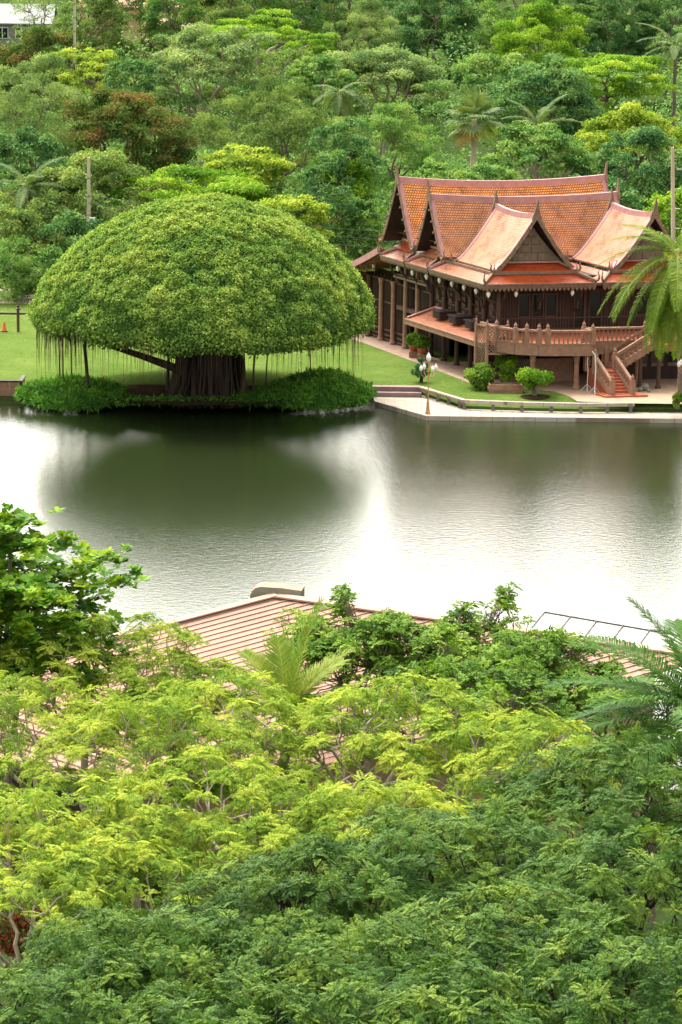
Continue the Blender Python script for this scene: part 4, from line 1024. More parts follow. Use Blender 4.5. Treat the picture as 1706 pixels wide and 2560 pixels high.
T_(1555, 430, 60, 8, 'clump', 'leaf_bright', 'bright_tree', 'bright green tree right of the right concrete pole', hr=.9)
T_(1400, 400, 80, 8.5, 'clump', 'leaf_dark', 'dark_tree', 'dark tree behind the right roof spire', hr=.8)
# undergrowth and far wood that reads as one mass
n = 150000
y = 243 + rng.uniform(0, 1, n) ** 1.3 * 260; x = (rng.uniform(-1, 1, n)) * (y * .14 + 12)
k = ~((x > -2) & (y < 251)) ; x, y = x[k], y[k]; n = len(x)
p = np.stack([x, y, np.zeros(n)], 1); f1 = fbm(p, .35, 31); f2 = fbm(p, .9, 32)
h = np.clip((y - 243) / 22, .12, 1) * 4.2 + np.clip((y - 300) / 60, 0, 1) * 3.5
p[:, 2] = FLOOR + h * (.85 + .45 * f1 + .2 * f2) * rng.uniform(.55, 1.0, n) ** .5
V_ = leafset(p, np.stack([.3 * f2, np.full(n, -.4), np.ones(n)], 1), .42, .22, .7)
tag(quads_object('undergrowth', V_, np.clip(.35 + .3 * f2 + rng.normal(size=n) * .15, 0, 1), M['leaf_green']), 'dark undergrowth filling the wood behind the lawn', None, kind='stuff')
# ------------------------------------------------------------------ near roofs
def np3(*a): return np.array(a, float)
R0 = on_level(690, 1492, 7.0)
dR = unit(np3(.88, -.48, 0)); nR = unit(np3(-.93, -.37, 0)); dn = nR * math.cos(R(10)) - np3(0, 0, math.sin(R(10)))
bk = np3(.35, .90, -.22)
hall = thing('roofed_hall', 'big hall with tan ribbed metal roof behind the near trees', 'building', (float(R0[0]), float(R0[1] - 5), LAND_Z))
mb = MB(); A, B = R0, R0 + dR * 17
mb.sheet([[A, A + dn * 8.5, A + dn * 17], [B, B + dn * 8.5, B + dn * 17]], .08)
mb.sheet([[A + bk * 4, A + [0, 0, -.004]], [B + bk * 4, B + [0, 0, -.004]]], .08)
for k in range(35):
    a = A + dR * (.25 + k * .49); mb.bar(a + np3(0, 0, .03) + dn * .05, a + dn * 17 + np3(0, 0, -.002), .06, .03)
M['roof_tan'] = plain('tan_sheet_roof', (.34, .21, .165), .85, .05, .10, .8)
M['roof_cap'] = plain('roof_cap', (.36, .24, .19), .8, .05, .08, 1.0)
hall_roof = mb.build('roof', M['roof_tan'], hall)
mb = MB(); mb.bar(A + np3(0, 0, .06), B + np3(0, 0, .06), .5, .06); mb.bar(A + np3(0, 0, .09), A + dn * 17 + np3(0, 0, .09), .45, .05)
mb.build('ridge_cap', M['roof_cap'], hall, )
mb = MB(); c = R0 + dR * 7 + dn * 7
w0 = [A + dn * 1 + dR * .6, A + dn * 16 + dR * .6, B + dn * 16 - dR, B + dn * 1 - dR]
for a, b in ((w0[0], w0[1]), (w0[1], w0[2]), (w0[2], w0[3]), (w0[3], w0[0])):
    n_ = unit(np.cross(b - a, np3(0, 0, 1))) * .1
    za, zb = a[2] - .3, b[2] - .3
    mb.add([(a[0], a[1], LAND_Z), (b[0], b[1], LAND_Z), (b[0], b[1], zb), (a[0], a[1], za), (a[0] + n_[0], a[1] + n_[1], LAND_Z), (b[0] + n_[0], b[1] + n_[1], LAND_Z), (b[0] + n_[0], b[1] + n_[1], zb), (a[0] + n_[0], a[1] + n_[1], za)],
           [(0, 1, 2, 3), (7, 6, 5, 4), (0, 4, 5, 1), (1, 5, 6, 2), (2, 6, 7, 3), (3, 7, 4, 0)])
mb.build('wall', M['cream'], hall)
# curved sheet metal vent hood on the ridge
v0 = on_level(690, 1490, 7.15) + np3(.05, .9, -.25)
vent = thing('roof_vent', 'rusty curved sheet metal vent hood on the tan roof ridge', 'vent', tuple(v0))
X, Y_, Z = np3(1, -.12, 0), np3(.12, 1, 0), np3(0, 0, 1)
prof = [(-.98, -.1), (-.97, .1), (-.9, .26), (-.78, .38), (-.6, .43), (.2, .41), (.92, .34), (.92, -.1)]
mb = MB(); nP = len(prof)
fr = [v0 + X * a + Z * b - Y_ * .3 for a, b in prof]; bk_ = [v0 + X * (a + .0) + Z * b + Y_ * .5 for a, b in prof]
mb.add(fr, [tuple(range(nP))]); mb.build('vent_side', M['galv'], vent)
mb = MB(); mb.add(bk_, [tuple(range(nP))[::-1]]); mb.build('vent_back', M['galv'], vent)
mb = MB(); mb.add(fr[:-1] + bk_[:-1], [(i, i + 1, nP - 1 + i + 1, nP - 1 + i) for i in range(nP - 2)]); mb.add([p - Z * .03 for p in fr[:-1]] + [p - Z * .03 for p in bk_[:-1]], [(i + 1, i, nP - 1 + i, nP - 1 + i + 1) for i in range(nP - 2)])
mb.build('vent_hood', M['rust'], vent)
mb = MB(); mb.add([v0 + X * .925 + Z * a + Y_ * b for a, b in ((-.1, -.28), (-.1, .48), (.33, .48), (.33, -.28))], [(0, 1, 2, 3)]); mb.build('vent_mouth_shade', M['wire'], vent)  # black sheet stands in for the shade inside the open end
# lower shed roof at the left edge with a dark eave
e0, e1 = on_level(-120, 1862, 4.2), on_level(285, 1990, 4.2); up_ = unit(np3(.69, .72, 0)) * 5 + np3(0, 0, .9)
shed = thing('shed', 'low shed with tan roof and dark eave at the left edge', 'shed', (float(e0[0]), float(e0[1]), LAND_Z))
mb = MB(); mb.sheet([[e0, e0 + up_], [e1, e1 + up_]], .08)
for k in range(12): q_ = up_ * (k + .3) / 12; mb.bar(e0 + q_ + np3(0, 0, .03), e1 + q_ + np3(0, 0, .03), .07, .06)
mb.build('roof', M['roof_tan'], shed)
mb = MB(); mb.bar(e0 - np3(0, 0, .22), e1 - np3(0, 0, .22), .15, .28); mb.build('eave_board', M['wood_dark'], shed)
mb = MB(); i0, i1 = e0 + up_ * .12, e1 + up_ * .12; mb.add([(i0[0], i0[1], LAND_Z), (i1[0], i1[1], LAND_Z), (i1[0], i1[1], 4.1), (i0[0], i0[1], 4.1)], [(0, 1, 2, 3)]); mb.build('wall', M['wood_dark'], shed)
# white shade roof on a thin frame at the right
f0, f1 = on_level(1362, 1533, 5.2), on_level(1760, 1602, 5.2); dwn = np3(-1.9, -6.0, -.5)
shade = thing('shade_canopy', 'white sheet canopy on a thin dark frame beside the lake at the right', 'canopy', (float(f0[0]), float(f0[1]), LAND_Z))
mb = MB(); mb.sheet([[f0, f0 + dwn], [f1, f1 + dwn]], .02); mb.build('shade_sheet', M['shade_net'], shade)
mb = MB(); mb.bar(f0 + np3(0, 0, .04), f1 + np3(0, 0, .04), .05, .05)
for k in range(7): a = f0 + (f1 - f0) * k / 6; mb.bar(a + np3(0, 0, .045), a + dwn + np3(0, 0, .045), .035, .04)
mb.build('canopy_frame', M['wire'], shade)
for k in (0, 3, 6):
    for q_ in (0, 1): a = f0 + (f1 - f0) * k / 6 + dwn * q_; mb = MB(); mb.tube([(a[0], a[1], LAND_Z), (a[0], a[1], a[2] - .01)], .05, 6); mb.build('post', M['wire'], shade)

# ------------------------------------------------------------------ near trees: twig tip sprays of compound leaves
def spray(nleaf, pairs, L_, pl, pw, arch, rise, cup, seed, fold=.1):
    """leaves radiating from a twig tip: each leaf a drooping stalk with pairs of leaflets; (Q,4,3) + per quad tint"""
    g = np.random.default_rng(seed); Q = []
    for k in range(nleaf):
        a = 2 * math.pi * (k + g.uniform(-.3, .3)) / nleaf; le = L_ * g.uniform(.75, 1.15); pit = rise + g.uniform(-.25, .25)
        if k % 3 == 2: pit += .45; le *= .8
        d = np.array([math.cos(a), math.sin(a), 0]); s_ = np.array([-math.sin(a), math.cos(a), 0])
        def pos(t): return d * le * t * math.cos(pit) + np.array([0, 0, le * (t * math.sin(pit) - arch * t * t)])
        for i in range(pairs):
            t = .22 + .78 * (i + .5) / pairs; p = pos(t); tg = unit(pos(t + .05) - pos(t - .05)); nn = np.cross(tg, s_) * -1
            ll = pl * (1 - .45 * abs(t - .55) / .45) * g.uniform(.85, 1.15)
            for sg in (-1, 1):
                dr = unit(s_ * sg * .88 + tg * .42 - np.array([0, 0, cup + g.uniform(-.1, .15)])); sd_ = unit(np.cross(dr, np.array([0, 0, 1.0]) + .35 * g.normal(size=3))) * pw / 2
                Q.append([p, p + dr * ll * .5 + sd_, p + dr * ll, p + dr * ll * .5 - sd_])
    return np.array(Q)
def cap_points(c, rx, ry, rz, n, g, low=.0, lump=.25, fill=.35):
    """tip positions over an umbrella crown, in clusters, with an inner fill"""
    r_ = np.sqrt(g.uniform(0, 1, n)); a = g.uniform(0, 6.283, n)
    x, y = r_ * np.cos(a), r_ * np.sin(a)
    rim = 1 + .16 * np.sin(3 * a + g.uniform(0, 6)) + .10 * np.sin(5 * a + g.uniform(0, 6))
    z = np.sqrt(np.clip(1 - r_ ** 2, 0, 1)) * (1 - low) + low
    p = np.stack([c[0] + x * rx * rim, c[1] + y * ry * rim, c[2] + z * rz], 1)
    p[:, 2] += lump * fbm(p, 1.15, int(g.integers(1e6))) * rz
    k = g.uniform(0, 1, n) < fill; p[k, 2] -= g.uniform(.15, .75, k.sum()) * rz * .9
    return p
def pads(c, rx, ry, rz, n, g, low, lump, fill, per=5, pr=.42, sep=.62):
    """sprays gathered in small cap shaped pads at the branch ends"""
    want = max(6, n // per); cand = cap_points(c, rx, ry, rz, want * 5, g, low, lump, fill); keep = []
    for q in cand:
        if len(keep) >= want: break
        if all((q[0] - k[0]) ** 2 + (q[1] - k[1]) ** 2 + 1.6 * (q[2] - k[2]) ** 2 > sep * sep for k in keep): keep.append(q)
    keep = np.array(keep); out = []; off = []
    for q in keep:
        m_ = int(g.integers(per - 1, per + 3)); s_ = g.uniform(.7, 1.3) * pr
        a = g.uniform(0, 6.28, m_); r_ = np.sqrt(g.uniform(0, 1, m_)); r_[0] = 0
        o = np.stack([np.cos(a) * r_ * s_, np.sin(a) * r_ * s_, -.55 * s_ * r_ ** 2 + g.normal(size=m_) * .03], 1)
        out.append(q + o); off.append(np.stack([o[:, 0] / s_ * .55, o[:, 1] / s_ * .55, .12 - .35 * r_ ** 2], 1))
    return keep, np.concatenate(out), np.concatenate(off)
def near_tree(u, v, zt, rx, ry, rz, ntip, templates, sc_t, m, name, label, group, base_uv=None, trunk='bark', r0=.22, lump=.3, fill=.35, seed=0, tip_jit=.25, k1=6, k2=6, tipr=.012, low=0.0, tmean=.5, forkf=.45, extra=None, padded=False, sep=.62):
    g = np.random.default_rng(seed)
    p = on_level(u, v, zt); c = np.array([p[0], p[1] + ry * .25, zt - rz])
    if padded: ends, tips, lean = pads(c, rx, ry, rz, ntip, g, low, lump, fill, sep=sep)
    else: tips = cap_points(c, rx, ry, rz, ntip, g, low, lump, fill); ends = tips; lean = np.zeros((len(tips), 3))
    if extra is not None: tips = np.concatenate([tips, extra]); ends = tips; lean = np.concatenate([lean, np.zeros((len(extra), 3))])
    base = (c[0] + g.uniform(-.6, .6), c[1] + g.uniform(-.5, .5), LAND_Z - .05)
    t = thing(name, label, 'tree', base, group)
    nt_ = len(tips); up_ = np.stack([(tips[:, 0] - c[0]) / rx * .35, (tips[:, 1] - c[1]) / ry * .35, np.ones(nt_)], 1) + g.normal(size=(nt_, 3)) * tip_jit + lean * [1, 1, 0]
    Vs, ts = [], []
    which = g.integers(0, len(templates), nt_); tone = np.clip(g.normal(tmean, .22, nt_) + lean[:, 2] * 1.2, 0, 1)  # lean lightens pad tops and darkens rims: top light put into tone
    for k, T in enumerate(templates):
        s_ = which == k
        if not s_.any(): continue
        ns = int(s_.sum()); Vs.append(instance(T, frames(up_[s_]), g.uniform(.75, 1.3, ns) * sc_t, tips[s_]))
        ts.append((tone[s_][:, None] + g.normal(size=(ns, len(T))) * .12).ravel())
    quads_object('crown', np.concatenate(Vs), np.clip(np.concatenate(ts), 0, 1), M[m], t)
    mb = MB(); fork = np.array([c[0], c[1], LAND_Z + (c[2] + rz * .3 - LAND_Z) * (forkf + .35)])
    limbs(mb, ends - np.array([0, 0, .06]), base, fork, r0, k1, k2, 7, tipr)
    mb.build('trunk', M[trunk], t)
    return t
SP_Y = [spray(9, 12, .46, .10, .024, .46, .36, .34, s) for s in (1, 2, 3)]
SP_D = [spray(9, 10, .44, .10, .030, .34, .30, .24, s) for s in (4, 5, 6)]
SP_M = [spray(8, 6, .36, .125, .062, .35, .45, .25, s) for s in (7, 8)]
YG = 'yellow green feathery trees in the foreground'
ylist = [ # u, v(top), z, rx, ry, rz, tips, label
    (390, 1655, 11.0, 2.7, 2.6, 1.6, 120, 'small yellow green feathery crown against the tan roof, right of the tallest'),
    (90, 1730, 11.3, 3.2, 3.0, 1.9, 170, 'yellow green feathery tree at the left edge under the almond tree'),
    (330, 1810, 11.2, 3.4, 3.2, 1.8, 200, 'yellow green feathery tree left of centre covering the lower tan roof'),
    (205, 1590, 11.6, 4.0, 3.6, 2.3, 230, 'yellow green feathery tree at the left before the tan roof, highest of the yellow crowns'),
    (590, 1740, 11.2, 3.6, 3.6, 1.9, 210, 'yellow green feathery tree under the young coconut fronds, with thin bare twigs'),
    (930, 1745, 11.2, 3.4, 3.6, 2.0, 220, 'yellow green feathery tree in the middle with a long leaning pale branch'),
    (1270, 1830, 11.0, 3.1, 3.4, 1.7, 190, 'yellow green feathery tree just left of the large coconut fronds'),
    (120, 1990, 11.2, 3.4, 3.4, 1.8, 210, 'yellow green feathery tree at the left edge under the dark eave'),
    (520, 1960, 11.3, 3.4, 3.6, 1.9, 230, 'yellow green feathery tree in the centre left above the dark crowns'),
    (880, 2000, 11.1, 3.2, 3.2, 1.7, 200, 'yellow green feathery tree in the centre bordering the dark crowns'),
    (60, 2190, 10.6, 2.6, 2.6, 1.5, 130, 'lowest yellow green feathery tree at the left edge beside the red flowers'),
    (330, 2150, 10.4, 2.4, 2.4, 1.2, 110, 'small yellow green feathery crown tucked above the lower left dark tree')]
for k, (u, v, z, rx, ry, rz, n, lb) in enumerate(ylist):
    near_tree(u, v, z, rx, ry, rz, int(n * 1.5), SP_Y, .98, 'leaf_yellow', 'feathery_tree', lb, YG, trunk='bark_pale', seed=40 + k, r0=.13, lump=.3, fill=.3, tmean=.55, padded=True, sep=.72, tipr=.014)
DG = 'dark green trees in the foreground'
dlist = [
    (1480, 1925, 11.6, 3.3, 3.2, 1.9, 330, 'dark green feathery tree below the coconut fronds at the right edge'),
    (1140, 2075, 11.6, 3.2, 3.0, 1.8, 330, 'dark green feathery tree right of the yellow crowns with a deep shaded hollow'),
    (760, 2185, 11.8, 2.9, 2.8, 1.7, 300, 'dark green feathery tree in the middle just below the yellow crowns'),
    (1560, 2160, 12.0, 2.8, 2.8, 1.7, 300, 'dark green feathery tree at the right edge, second from the coconut fronds'),
    (420, 2310, 12.0, 2.7, 2.6, 1.6, 280, 'dark green feathery tree at lower left, tallest of the left dark crowns'),
    (1240, 2290, 12.2, 2.7, 2.6, 1.6, 290, 'dark green feathery tree right of centre near the bottom, with yellow new leaves'),
    (880, 2370, 12.3, 2.5, 2.5, 1.5, 270, 'dark green feathery tree in the middle near the bottom edge'),
    (130, 2440, 12.2, 2.5, 2.5, 1.5, 260, 'dark green feathery tree in the bottom left corner'),
    (1600, 2390, 12.5, 2.4, 2.4, 1.5, 260, 'dark green feathery tree at the bottom right corner over a dark gap'),
    (540, 2490, 12.4, 2.3, 2.3, 1.4, 230, 'dark green feathery tree cut by the bottom edge, left of centre'),
    (1130, 2500, 12.5, 2.3, 2.3, 1.4, 220, 'dark green feathery tree cut by the bottom edge, right of centre')]
for k, (u, v, z, rx, ry, rz, n, lb) in enumerate(dlist):
    near_tree(u, v, z, rx, ry, rz, int(n * 1.5), SP_D, .92, 'leaf_rain', 'feathery_tree', lb, DG, trunk='bark_dark', seed=70 + k, r0=.14, lump=.38, fill=.35, tmean=.45, tip_jit=.3, padded=True, sep=.55)
# mid green tree with upright shoots standing before the lake
def shoot(u, v, z, h, n, w_, seed):
    g = np.random.default_rng(seed); p = on_level(u, v, z); t = g.uniform(0, 1, n)
    return np.stack([p[0] + g.normal(size=n) * w_ * (.35 + t * .9), p[1] + g.normal(size=n) * w_, z - h * t], 1)
ex = np.concatenate([shoot(1268, 1462, 10.6, 1.5, 24, .32, 1), shoot(1165, 1505, 10.2, 1.3, 18, .3, 2), shoot(855, 1462, 10.4, 1.6, 24, .34, 3), shoot(1390, 1580, 9.6, 1.1, 16, .35, 4), shoot(1000, 1545, 9.9, .9, 26, .7, 5)])
near_tree(1120, 1570, 9.7, 4.6, 3.4, 2.6, 620, SP_M, .95, 'leaf_mid', 'shooting_tree', 'mid green tree with tall upright shoots standing out before the bright water', None, trunk='bark', seed=5, r0=.13, lump=.45, fill=.5, extra=ex, tip_jit=.35)
near_tree(905, 1580, 9.4, 2.6, 2.4, 1.7, 230, SP_M, .95, 'leaf_mid', 'shooting_tree', 'mid green tree right of the upright bright palm frond', None, trunk='bark', seed=15, r0=.1, lump=.4, fill=.5, extra=shoot(855, 1490, 9.9, 1.3, 16, .3, 13), tip_jit=.35)
near_tree(1360, 1640, 9.2, 2.8, 2.4, 1.7, 240, SP_M, .95, 'leaf_mid', 'shooting_tree', 'mid green tree in front of the right end of the tan roof', None, trunk='bark', seed=16, r0=.1, lump=.4, fill=.5, tip_jit=.35)
near_tree(1180, 1700, 9.6, 3.2, 2.4, 1.5, 220, SP_M, .95, 'leaf_mid', 'low_tree', 'mid green lower tree just above the middle yellow crowns', None, trunk='bark', seed=17, r0=.1, lump=.4, fill=.5, tip_jit=.35)
near_tree(740, 1535, 9.0, .9, .9, 1.3, 34, SP_M, .9, 'leaf_mid', 'small_tree', 'small mid green tree before the ridge of the tan roof', None, trunk='bark', seed=6, r0=.08, lump=.3, fill=.6)
near_tree(1500, 1700, 8.9, 2.4, 2.2, 1.5, 170, SP_M, .95, 'leaf_mid', 'small_tree', 'mid green tree below the white canopy, left of the coconut palm', None, trunk='bark', seed=8, r0=.12)
near_tree(1650, 1815, 7.6, 2.2, 2.0, 1.6, 190, SP_M, .95, 'leaf_mid', 'low_tree', 'mid green low tree under the large coconut fronds at the right edge', None, trunk='bark', seed=18, r0=.1, lump=.4, fill=.5, tip_jit=.35)
# Indian almond with large leaves in tiers at the left edge
ap = on_level(25, 1450, 13.0); g = np.random.default_rng(3)
almond = thing('almond_tree', 'large leaved glossy almond tree with flat tiers at the left edge before the lake', 'tree', (float(ap[0]), float(ap[1]), LAND_Z))
tips = []
for z, reach, n, dirs in ((14.6, .8, 40, 3), (14.0, 1.8, 120, 5), (13.1, 4.1, 320, 8), (12.6, 2.4, 160, 7), (12.0, 3.0, 260, 8), (11.3, 3.3, 300, 9), (10.5, 3.4, 260, 9)):
    for k in range(dirs):
        a = 2 * math.pi * (k + g.uniform(-.25, .25)) / dirs + z; rr_ = reach * (1.0 if math.cos(a) > .75 else g.uniform(.65, .95)); m_ = n // dirs
        for _ in range(m_):
            t = g.uniform(.12, 1) ** .75; wd = .16 + .42 * (1 - abs(2 * t - 1.1))
            tips.append([ap[0] + math.cos(a) * rr_ * t + g.normal() * wd * .6, ap[1] + math.sin(a) * rr_ * t + g.normal() * wd * .6, z + .12 * t + g.normal() * .14])
tips = np.array(tips); nt_ = len(tips)
T = []
for k in range(10):
    a = k * 2.4; pit = .15 + .5 * (k % 3) / 2; s_ = .25 + .08 * ((k * 7) % 5) / 5
    d = np.array([math.cos(a) * math.cos(pit), math.sin(a) * math.cos(pit), math.sin(pit)]); sd_ = np.array([-math.sin(a), math.cos(a), .15]) * s_ * .29
    T.append([d * .03, d * s_ * .62 + sd_, d * s_ - np.array([0, 0, .03]), d * s_ * .62 - sd_])
T = np.array(T)
V_ = instance(T, frames(np.array([0, 0, 1.0]) + g.normal(size=(nt_, 3)) * .3), g.uniform(.8, 1.25, nt_), tips)
quads_object('crown', V_, np.clip(np.repeat(np.clip(g.normal(.5, .22, nt_), 0, 1), 10) + g.normal(size=nt_ * 10) * .15, 0, 1), M['leaf_almond'], almond)
mb = MB(); mb.tube(wiggle(np3(ap[0], ap[1], LAND_Z), np3(ap[0], ap[1], 14.4), 9, .008), np.linspace(.14, .04, 9), 8)
for gi in kgroups(tips, 40): q_ = tips[gi].mean(0); mb.tube(wiggle(np3(ap[0], ap[1], q_[2] - .35), q_ - [0, 0, .1], 5, .03), np.linspace(.05, .015, 5), 5)
mb.build('trunk', M['bark'], almond)

# ------------------------------------------------------------------ palms
def frond_quads(L_, npair, lw, ll, droop, g, hang=.35, vee=.25):
    """feather frond along +x: V of leaflets on a drooping stalk"""
    Q = []; t = np.linspace(0, 1, 14)
    def P_(t): return np.array([L_ * (t - .18 * droop * t ** 2.2), 0, L_ * (-.62 * droop * t ** 2)])
    for i in range(npair):
        s_ = .14 + .85 * (i + .5) / npair; p = P_(s_); tg = unit(P_(s_ + .02) - P_(s_ - .02)); nz = np.cross(tg, [0, 1.0, 0]) * -1
        nz = nz if nz[2] > 0 else -nz
        le = ll * (math.sin(math.pi * (.12 + .83 * s_)) ** .7) * g.uniform(.88, 1.1)
        for sg in (-1, 1):
            d = unit(np.array([0, sg, 0]) * .80 + tg * (.42 + .3 * s_) + nz * vee * g.uniform(.4, 1.4)); mid = p + d * le * .55
            d2 = unit(d - np.array([0, 0, hang * 2.0 * g.uniform(.5, 1.5)])); tip = mid + d2 * le * .5
            wv = unit(np.cross(d, nz)) * lw / 2
            Q.append([p - wv * .7, p + wv * .7, mid + wv, mid - wv]); Q.append([mid - wv, mid + wv, tip + wv * .12, tip - wv * .12])
    st = []
    for i in range(13):
        a, b = P_(t[i]), P_(t[i + 1]); w1 = .035 * (1.1 - t[i]); w2 = .035 * (1.1 - t[i + 1])
        for y0, z0, y1, z1 in ((-1, 0, 0, 1), (0, 1, 1, 0), (1, 0, -1, 0)): st.append([a + [0, y0 * w1, z0 * w1], a + [0, y1 * w1, z1 * w1], b + [0, y1 * w2, z1 * w2], b + [0, y0 * w2, z0 * w2]])
    return np.array(Q), np.array(st)
def place_frond(t, c, yaw, pitch, L_, droop, m, g, npair=46, lw=.045, ll=.62, tmean=.5, roll=0.0, hang=.35, vee=.25, name='frond'):
    Q, st = frond_quads(L_, npair, lw, ll, droop, g, hang, vee)
    Rm = np.array(Matrix.Rotation(yaw, 3, 'Z') @ Matrix.Rotation(-pitch, 3, 'Y') @ Matrix.Rotation(roll, 3, 'X'))
    V_ = np.concatenate([Q, st]) @ Rm.T + np.array(c)
    tn = np.concatenate([np.clip(g.normal(tmean, .12, len(Q)), 0, 1), np.full(len(st), .98)])
    quads_object(name, V_, tn, M[m], t)
def palm(c, base, label, fr, m, tr=.14, group=None, coconuts=0, seed=1, name='coconut_palm', **kw):
    g = np.random.default_rng(seed); t = thing(name, label, 'palm tree', base, group)
    mb = MB(); b_ = np.array(base, float); c = np.array(c, float)
    pts = wiggle(b_, c, 16, .004); rad = np.linspace(tr * 1.35, tr, 16); rad[::2] *= 1.06
    mb.tube(pts, rad, 9); mb.build('trunk', M['bark'], t)
    for yaw, pit, L_, dr in fr: place_frond(t, c + [0, 0, .05], R(yaw) , R(pit), L_, dr, m if np.isscalar(m) or isinstance(m, str) else m, g, **kw)
    for k in range(coconuts):
        mb = MB(); a = k * 2.4; q_ = c + [math.cos(a) * .26, math.sin(a) * .26, -.35 - .12 * (k % 3)]
        mb.lathe(q_, [(.01, -.16), (.09, -.12), (.13, -.02), (.12, .08), (.06, .15), (.01, .17)], 9); mb.build('coconut', M['coconut'], t, smooth=True)
    return t
pc = on_level(1752, 1815, 9.6)
palm(pc, (pc[0] + .3, pc[1] + .3, LAND_Z), 'large dark coconut palm fronds reaching in from the right edge of the foreground',
     [(172, 40, 4.6, .75), (186, 62, 4.6, .8), (200, 22, 4.4, .6), (158, 22, 4.4, .8), (215, 45, 4.2, .8), (140, 55, 4.5, .8), (120, 30, 4.2, .7), (236, 15, 4.2, .6), (100, 62, 4.0, .7), (260, 40, 4.0, .8), (20, 40, 4.2, .8), (60, 35, 4.2, .8), (320, 35, 4.2, .8), (178, 78, 4.4, .5)], 'frond', seed=2, ll=1.0, npair=70, lw=.05, tmean=.3)
pm = on_level(715, 1800, 8.3)
palm(pm, (pm[0], pm[1] + .2, LAND_Z), 'young bright coconut palm rising in the gap before the tan roof',
     [(20, 80, 3.9, .2), (165, 48, 3.0, .6), (190, 58, 3.0, .7), (40, 55, 2.8, .6), (-30, 50, 2.8, .7), (100, 70, 2.8, .5), (130, 60, 2.8, .6), (215, 40, 2.6, .7), (-75, 40, 2.6, .7), (260, 52, 2.7, .7), (0, 66, 3.0, .5)], 'frond_lime', seed=3, ll=.75, npair=62, lw=.042, tmean=.55, hang=.12)
# coconut palm beside the house at the right edge
pp_ = on_level(1678, 640, 9.6); k_ = on_level(1706, 1005, LAND_Z)
pp_ = at_range(1694, 645, k_[1]); 
palm(pp_, (k_[0], k_[1], LAND_Z), 'tall coconut palm with yellowing fronds and nuts before the right end of the house',
     [(182, 5, 5.6, 1.15), (196, -12, 5.6, .85), (210, 8, 5.4, 1.2), (172, 30, 5.0, 1.1), (228, -35, 5.2, .6), (250, -55, 6.2, .35), (275, -25, 5.2, .8), (186, 48, 4.6, 1.0), (160, 58, 4.2, .9), (120, 45, 4.0, .8), (90, 20, 4.2, .8), (300, -10, 4.8, .9), (340, 10, 4.6, .9), (30, 25, 4.6, .8), (60, 55, 4.0, .7), (225, -66, 6.4, .25), (265, 12, 4.8, 1.2), (270, -70, 6.4, .25), (240, -20, 5.6, .8), (190, -36, 5.4, .5), (206, -58, 6.2, .3), (215, -72, 6.5, .2), (195, -66, 6.0, .25), (290, -45, 4.8, .5)], 'frond_lime', tr=.17, coconuts=8, seed=4, ll=.95, npair=60, lw=.06, hang=.8, tmean=.35)
# ------------------------------------------------------------------ palms of the far bank
def fan_palm(u, v, y, label, r_=1.5):
    c = at_range(u, v, y); g = np.random.default_rng(9); t = thing('fan_palm', label, 'palm tree', (float(c[0]), float(c[1]), LAND_Z))
    mb = MB(); mb.tube(wiggle(np3(c[0], c[1], LAND_Z), c, 14, .004), np.linspace(.3, .2, 14), 9); mb.build('trunk', M['bark_pale'], t)
    for k in range(21):
        a = k * 2.4; pit = math.pi / 2 - .12 - 2.35 * (k / 20) ** .85; pl = 1.35
        d = np.array([math.cos(a) * math.cos(pit), math.sin(a) * math.cos(pit), math.sin(pit)]); s_ = unit(np.cross(d, [0, 0, 1.0])); n_ = np.cross(s_, d)
        h = c + d * pl; Q = [[c + s_ * .025, c - s_ * .025, h - s_ * .02, h + s_ * .02]]
        for j in range(22):
            b_ = (j - 10.5) / 21 * R(250); ll = 1.6 * (1 - .25 * abs(j - 10.5) / 10.5) * g.uniform(.9, 1.1)
            e = d * math.cos(b_) + s_ * math.sin(b_) + n_ * .12; wv = unit(-d * math.sin(b_) + s_ * math.cos(b_)) * .085
            m1 = h + e * ll * .6; m2 = m1 + (unit(e - np.array([0, 0, .55])) * ll * .42)
            Q.append([h, h, m1 + wv, m1 - wv]); Q.append([m1 - wv, m1 + wv, m2 + wv * .2, m2 - wv * .2])
        dry = False
        quads_object('frond', np.array(Q), np.clip(g.normal(.5, .15, len(Q)), 0, 1), M['frond_dry' if k > 18 else ('frond_lime' if k > 15 else 'frond_grey')], t)
fan_palm(1187, 298, 262, 'tall fan palm with round leaves and dry skirt behind the house roof')
def far_palm(u, v, y, label, m, L_, seed, drop=0, n=13, tm=.5):
    c = at_range(u, v, y); g = np.random.default_rng(seed)
    fr = [(k * 137.5 + 20, 72 - 95 * (k / (n - 1)) - drop, L_ * g.uniform(.85, 1.1), .8) for k in range(n)]
    palm(c, (float(c[0]), float(c[1]), LAND_Z), label, fr, m, tr=.16, seed=seed, ll=.75, npair=36, lw=.09, hang=.6, tmean=tm)
far_palm(1690, 118, 330, 'coconut palm with grey drooping fronds in the top right corner', 'frond_grey', 5.0, 21, 8, 15)
far_palm(1345, 320, 285, 'coconut palm half hidden behind the umbrella shaped tree', 'frond_grey', 4.2, 22, -5, 12)
far_palm(70, 470, 252, 'coconut palm with pale grey fronds at the left edge of the wood', 'frond_grey', 3.8, 23, 5, 12)
far_palm(850, 235, 300, 'coconut palm half hidden among the pale trees at the top centre', 'frond_grey', 3.0, 24, 22, 11)

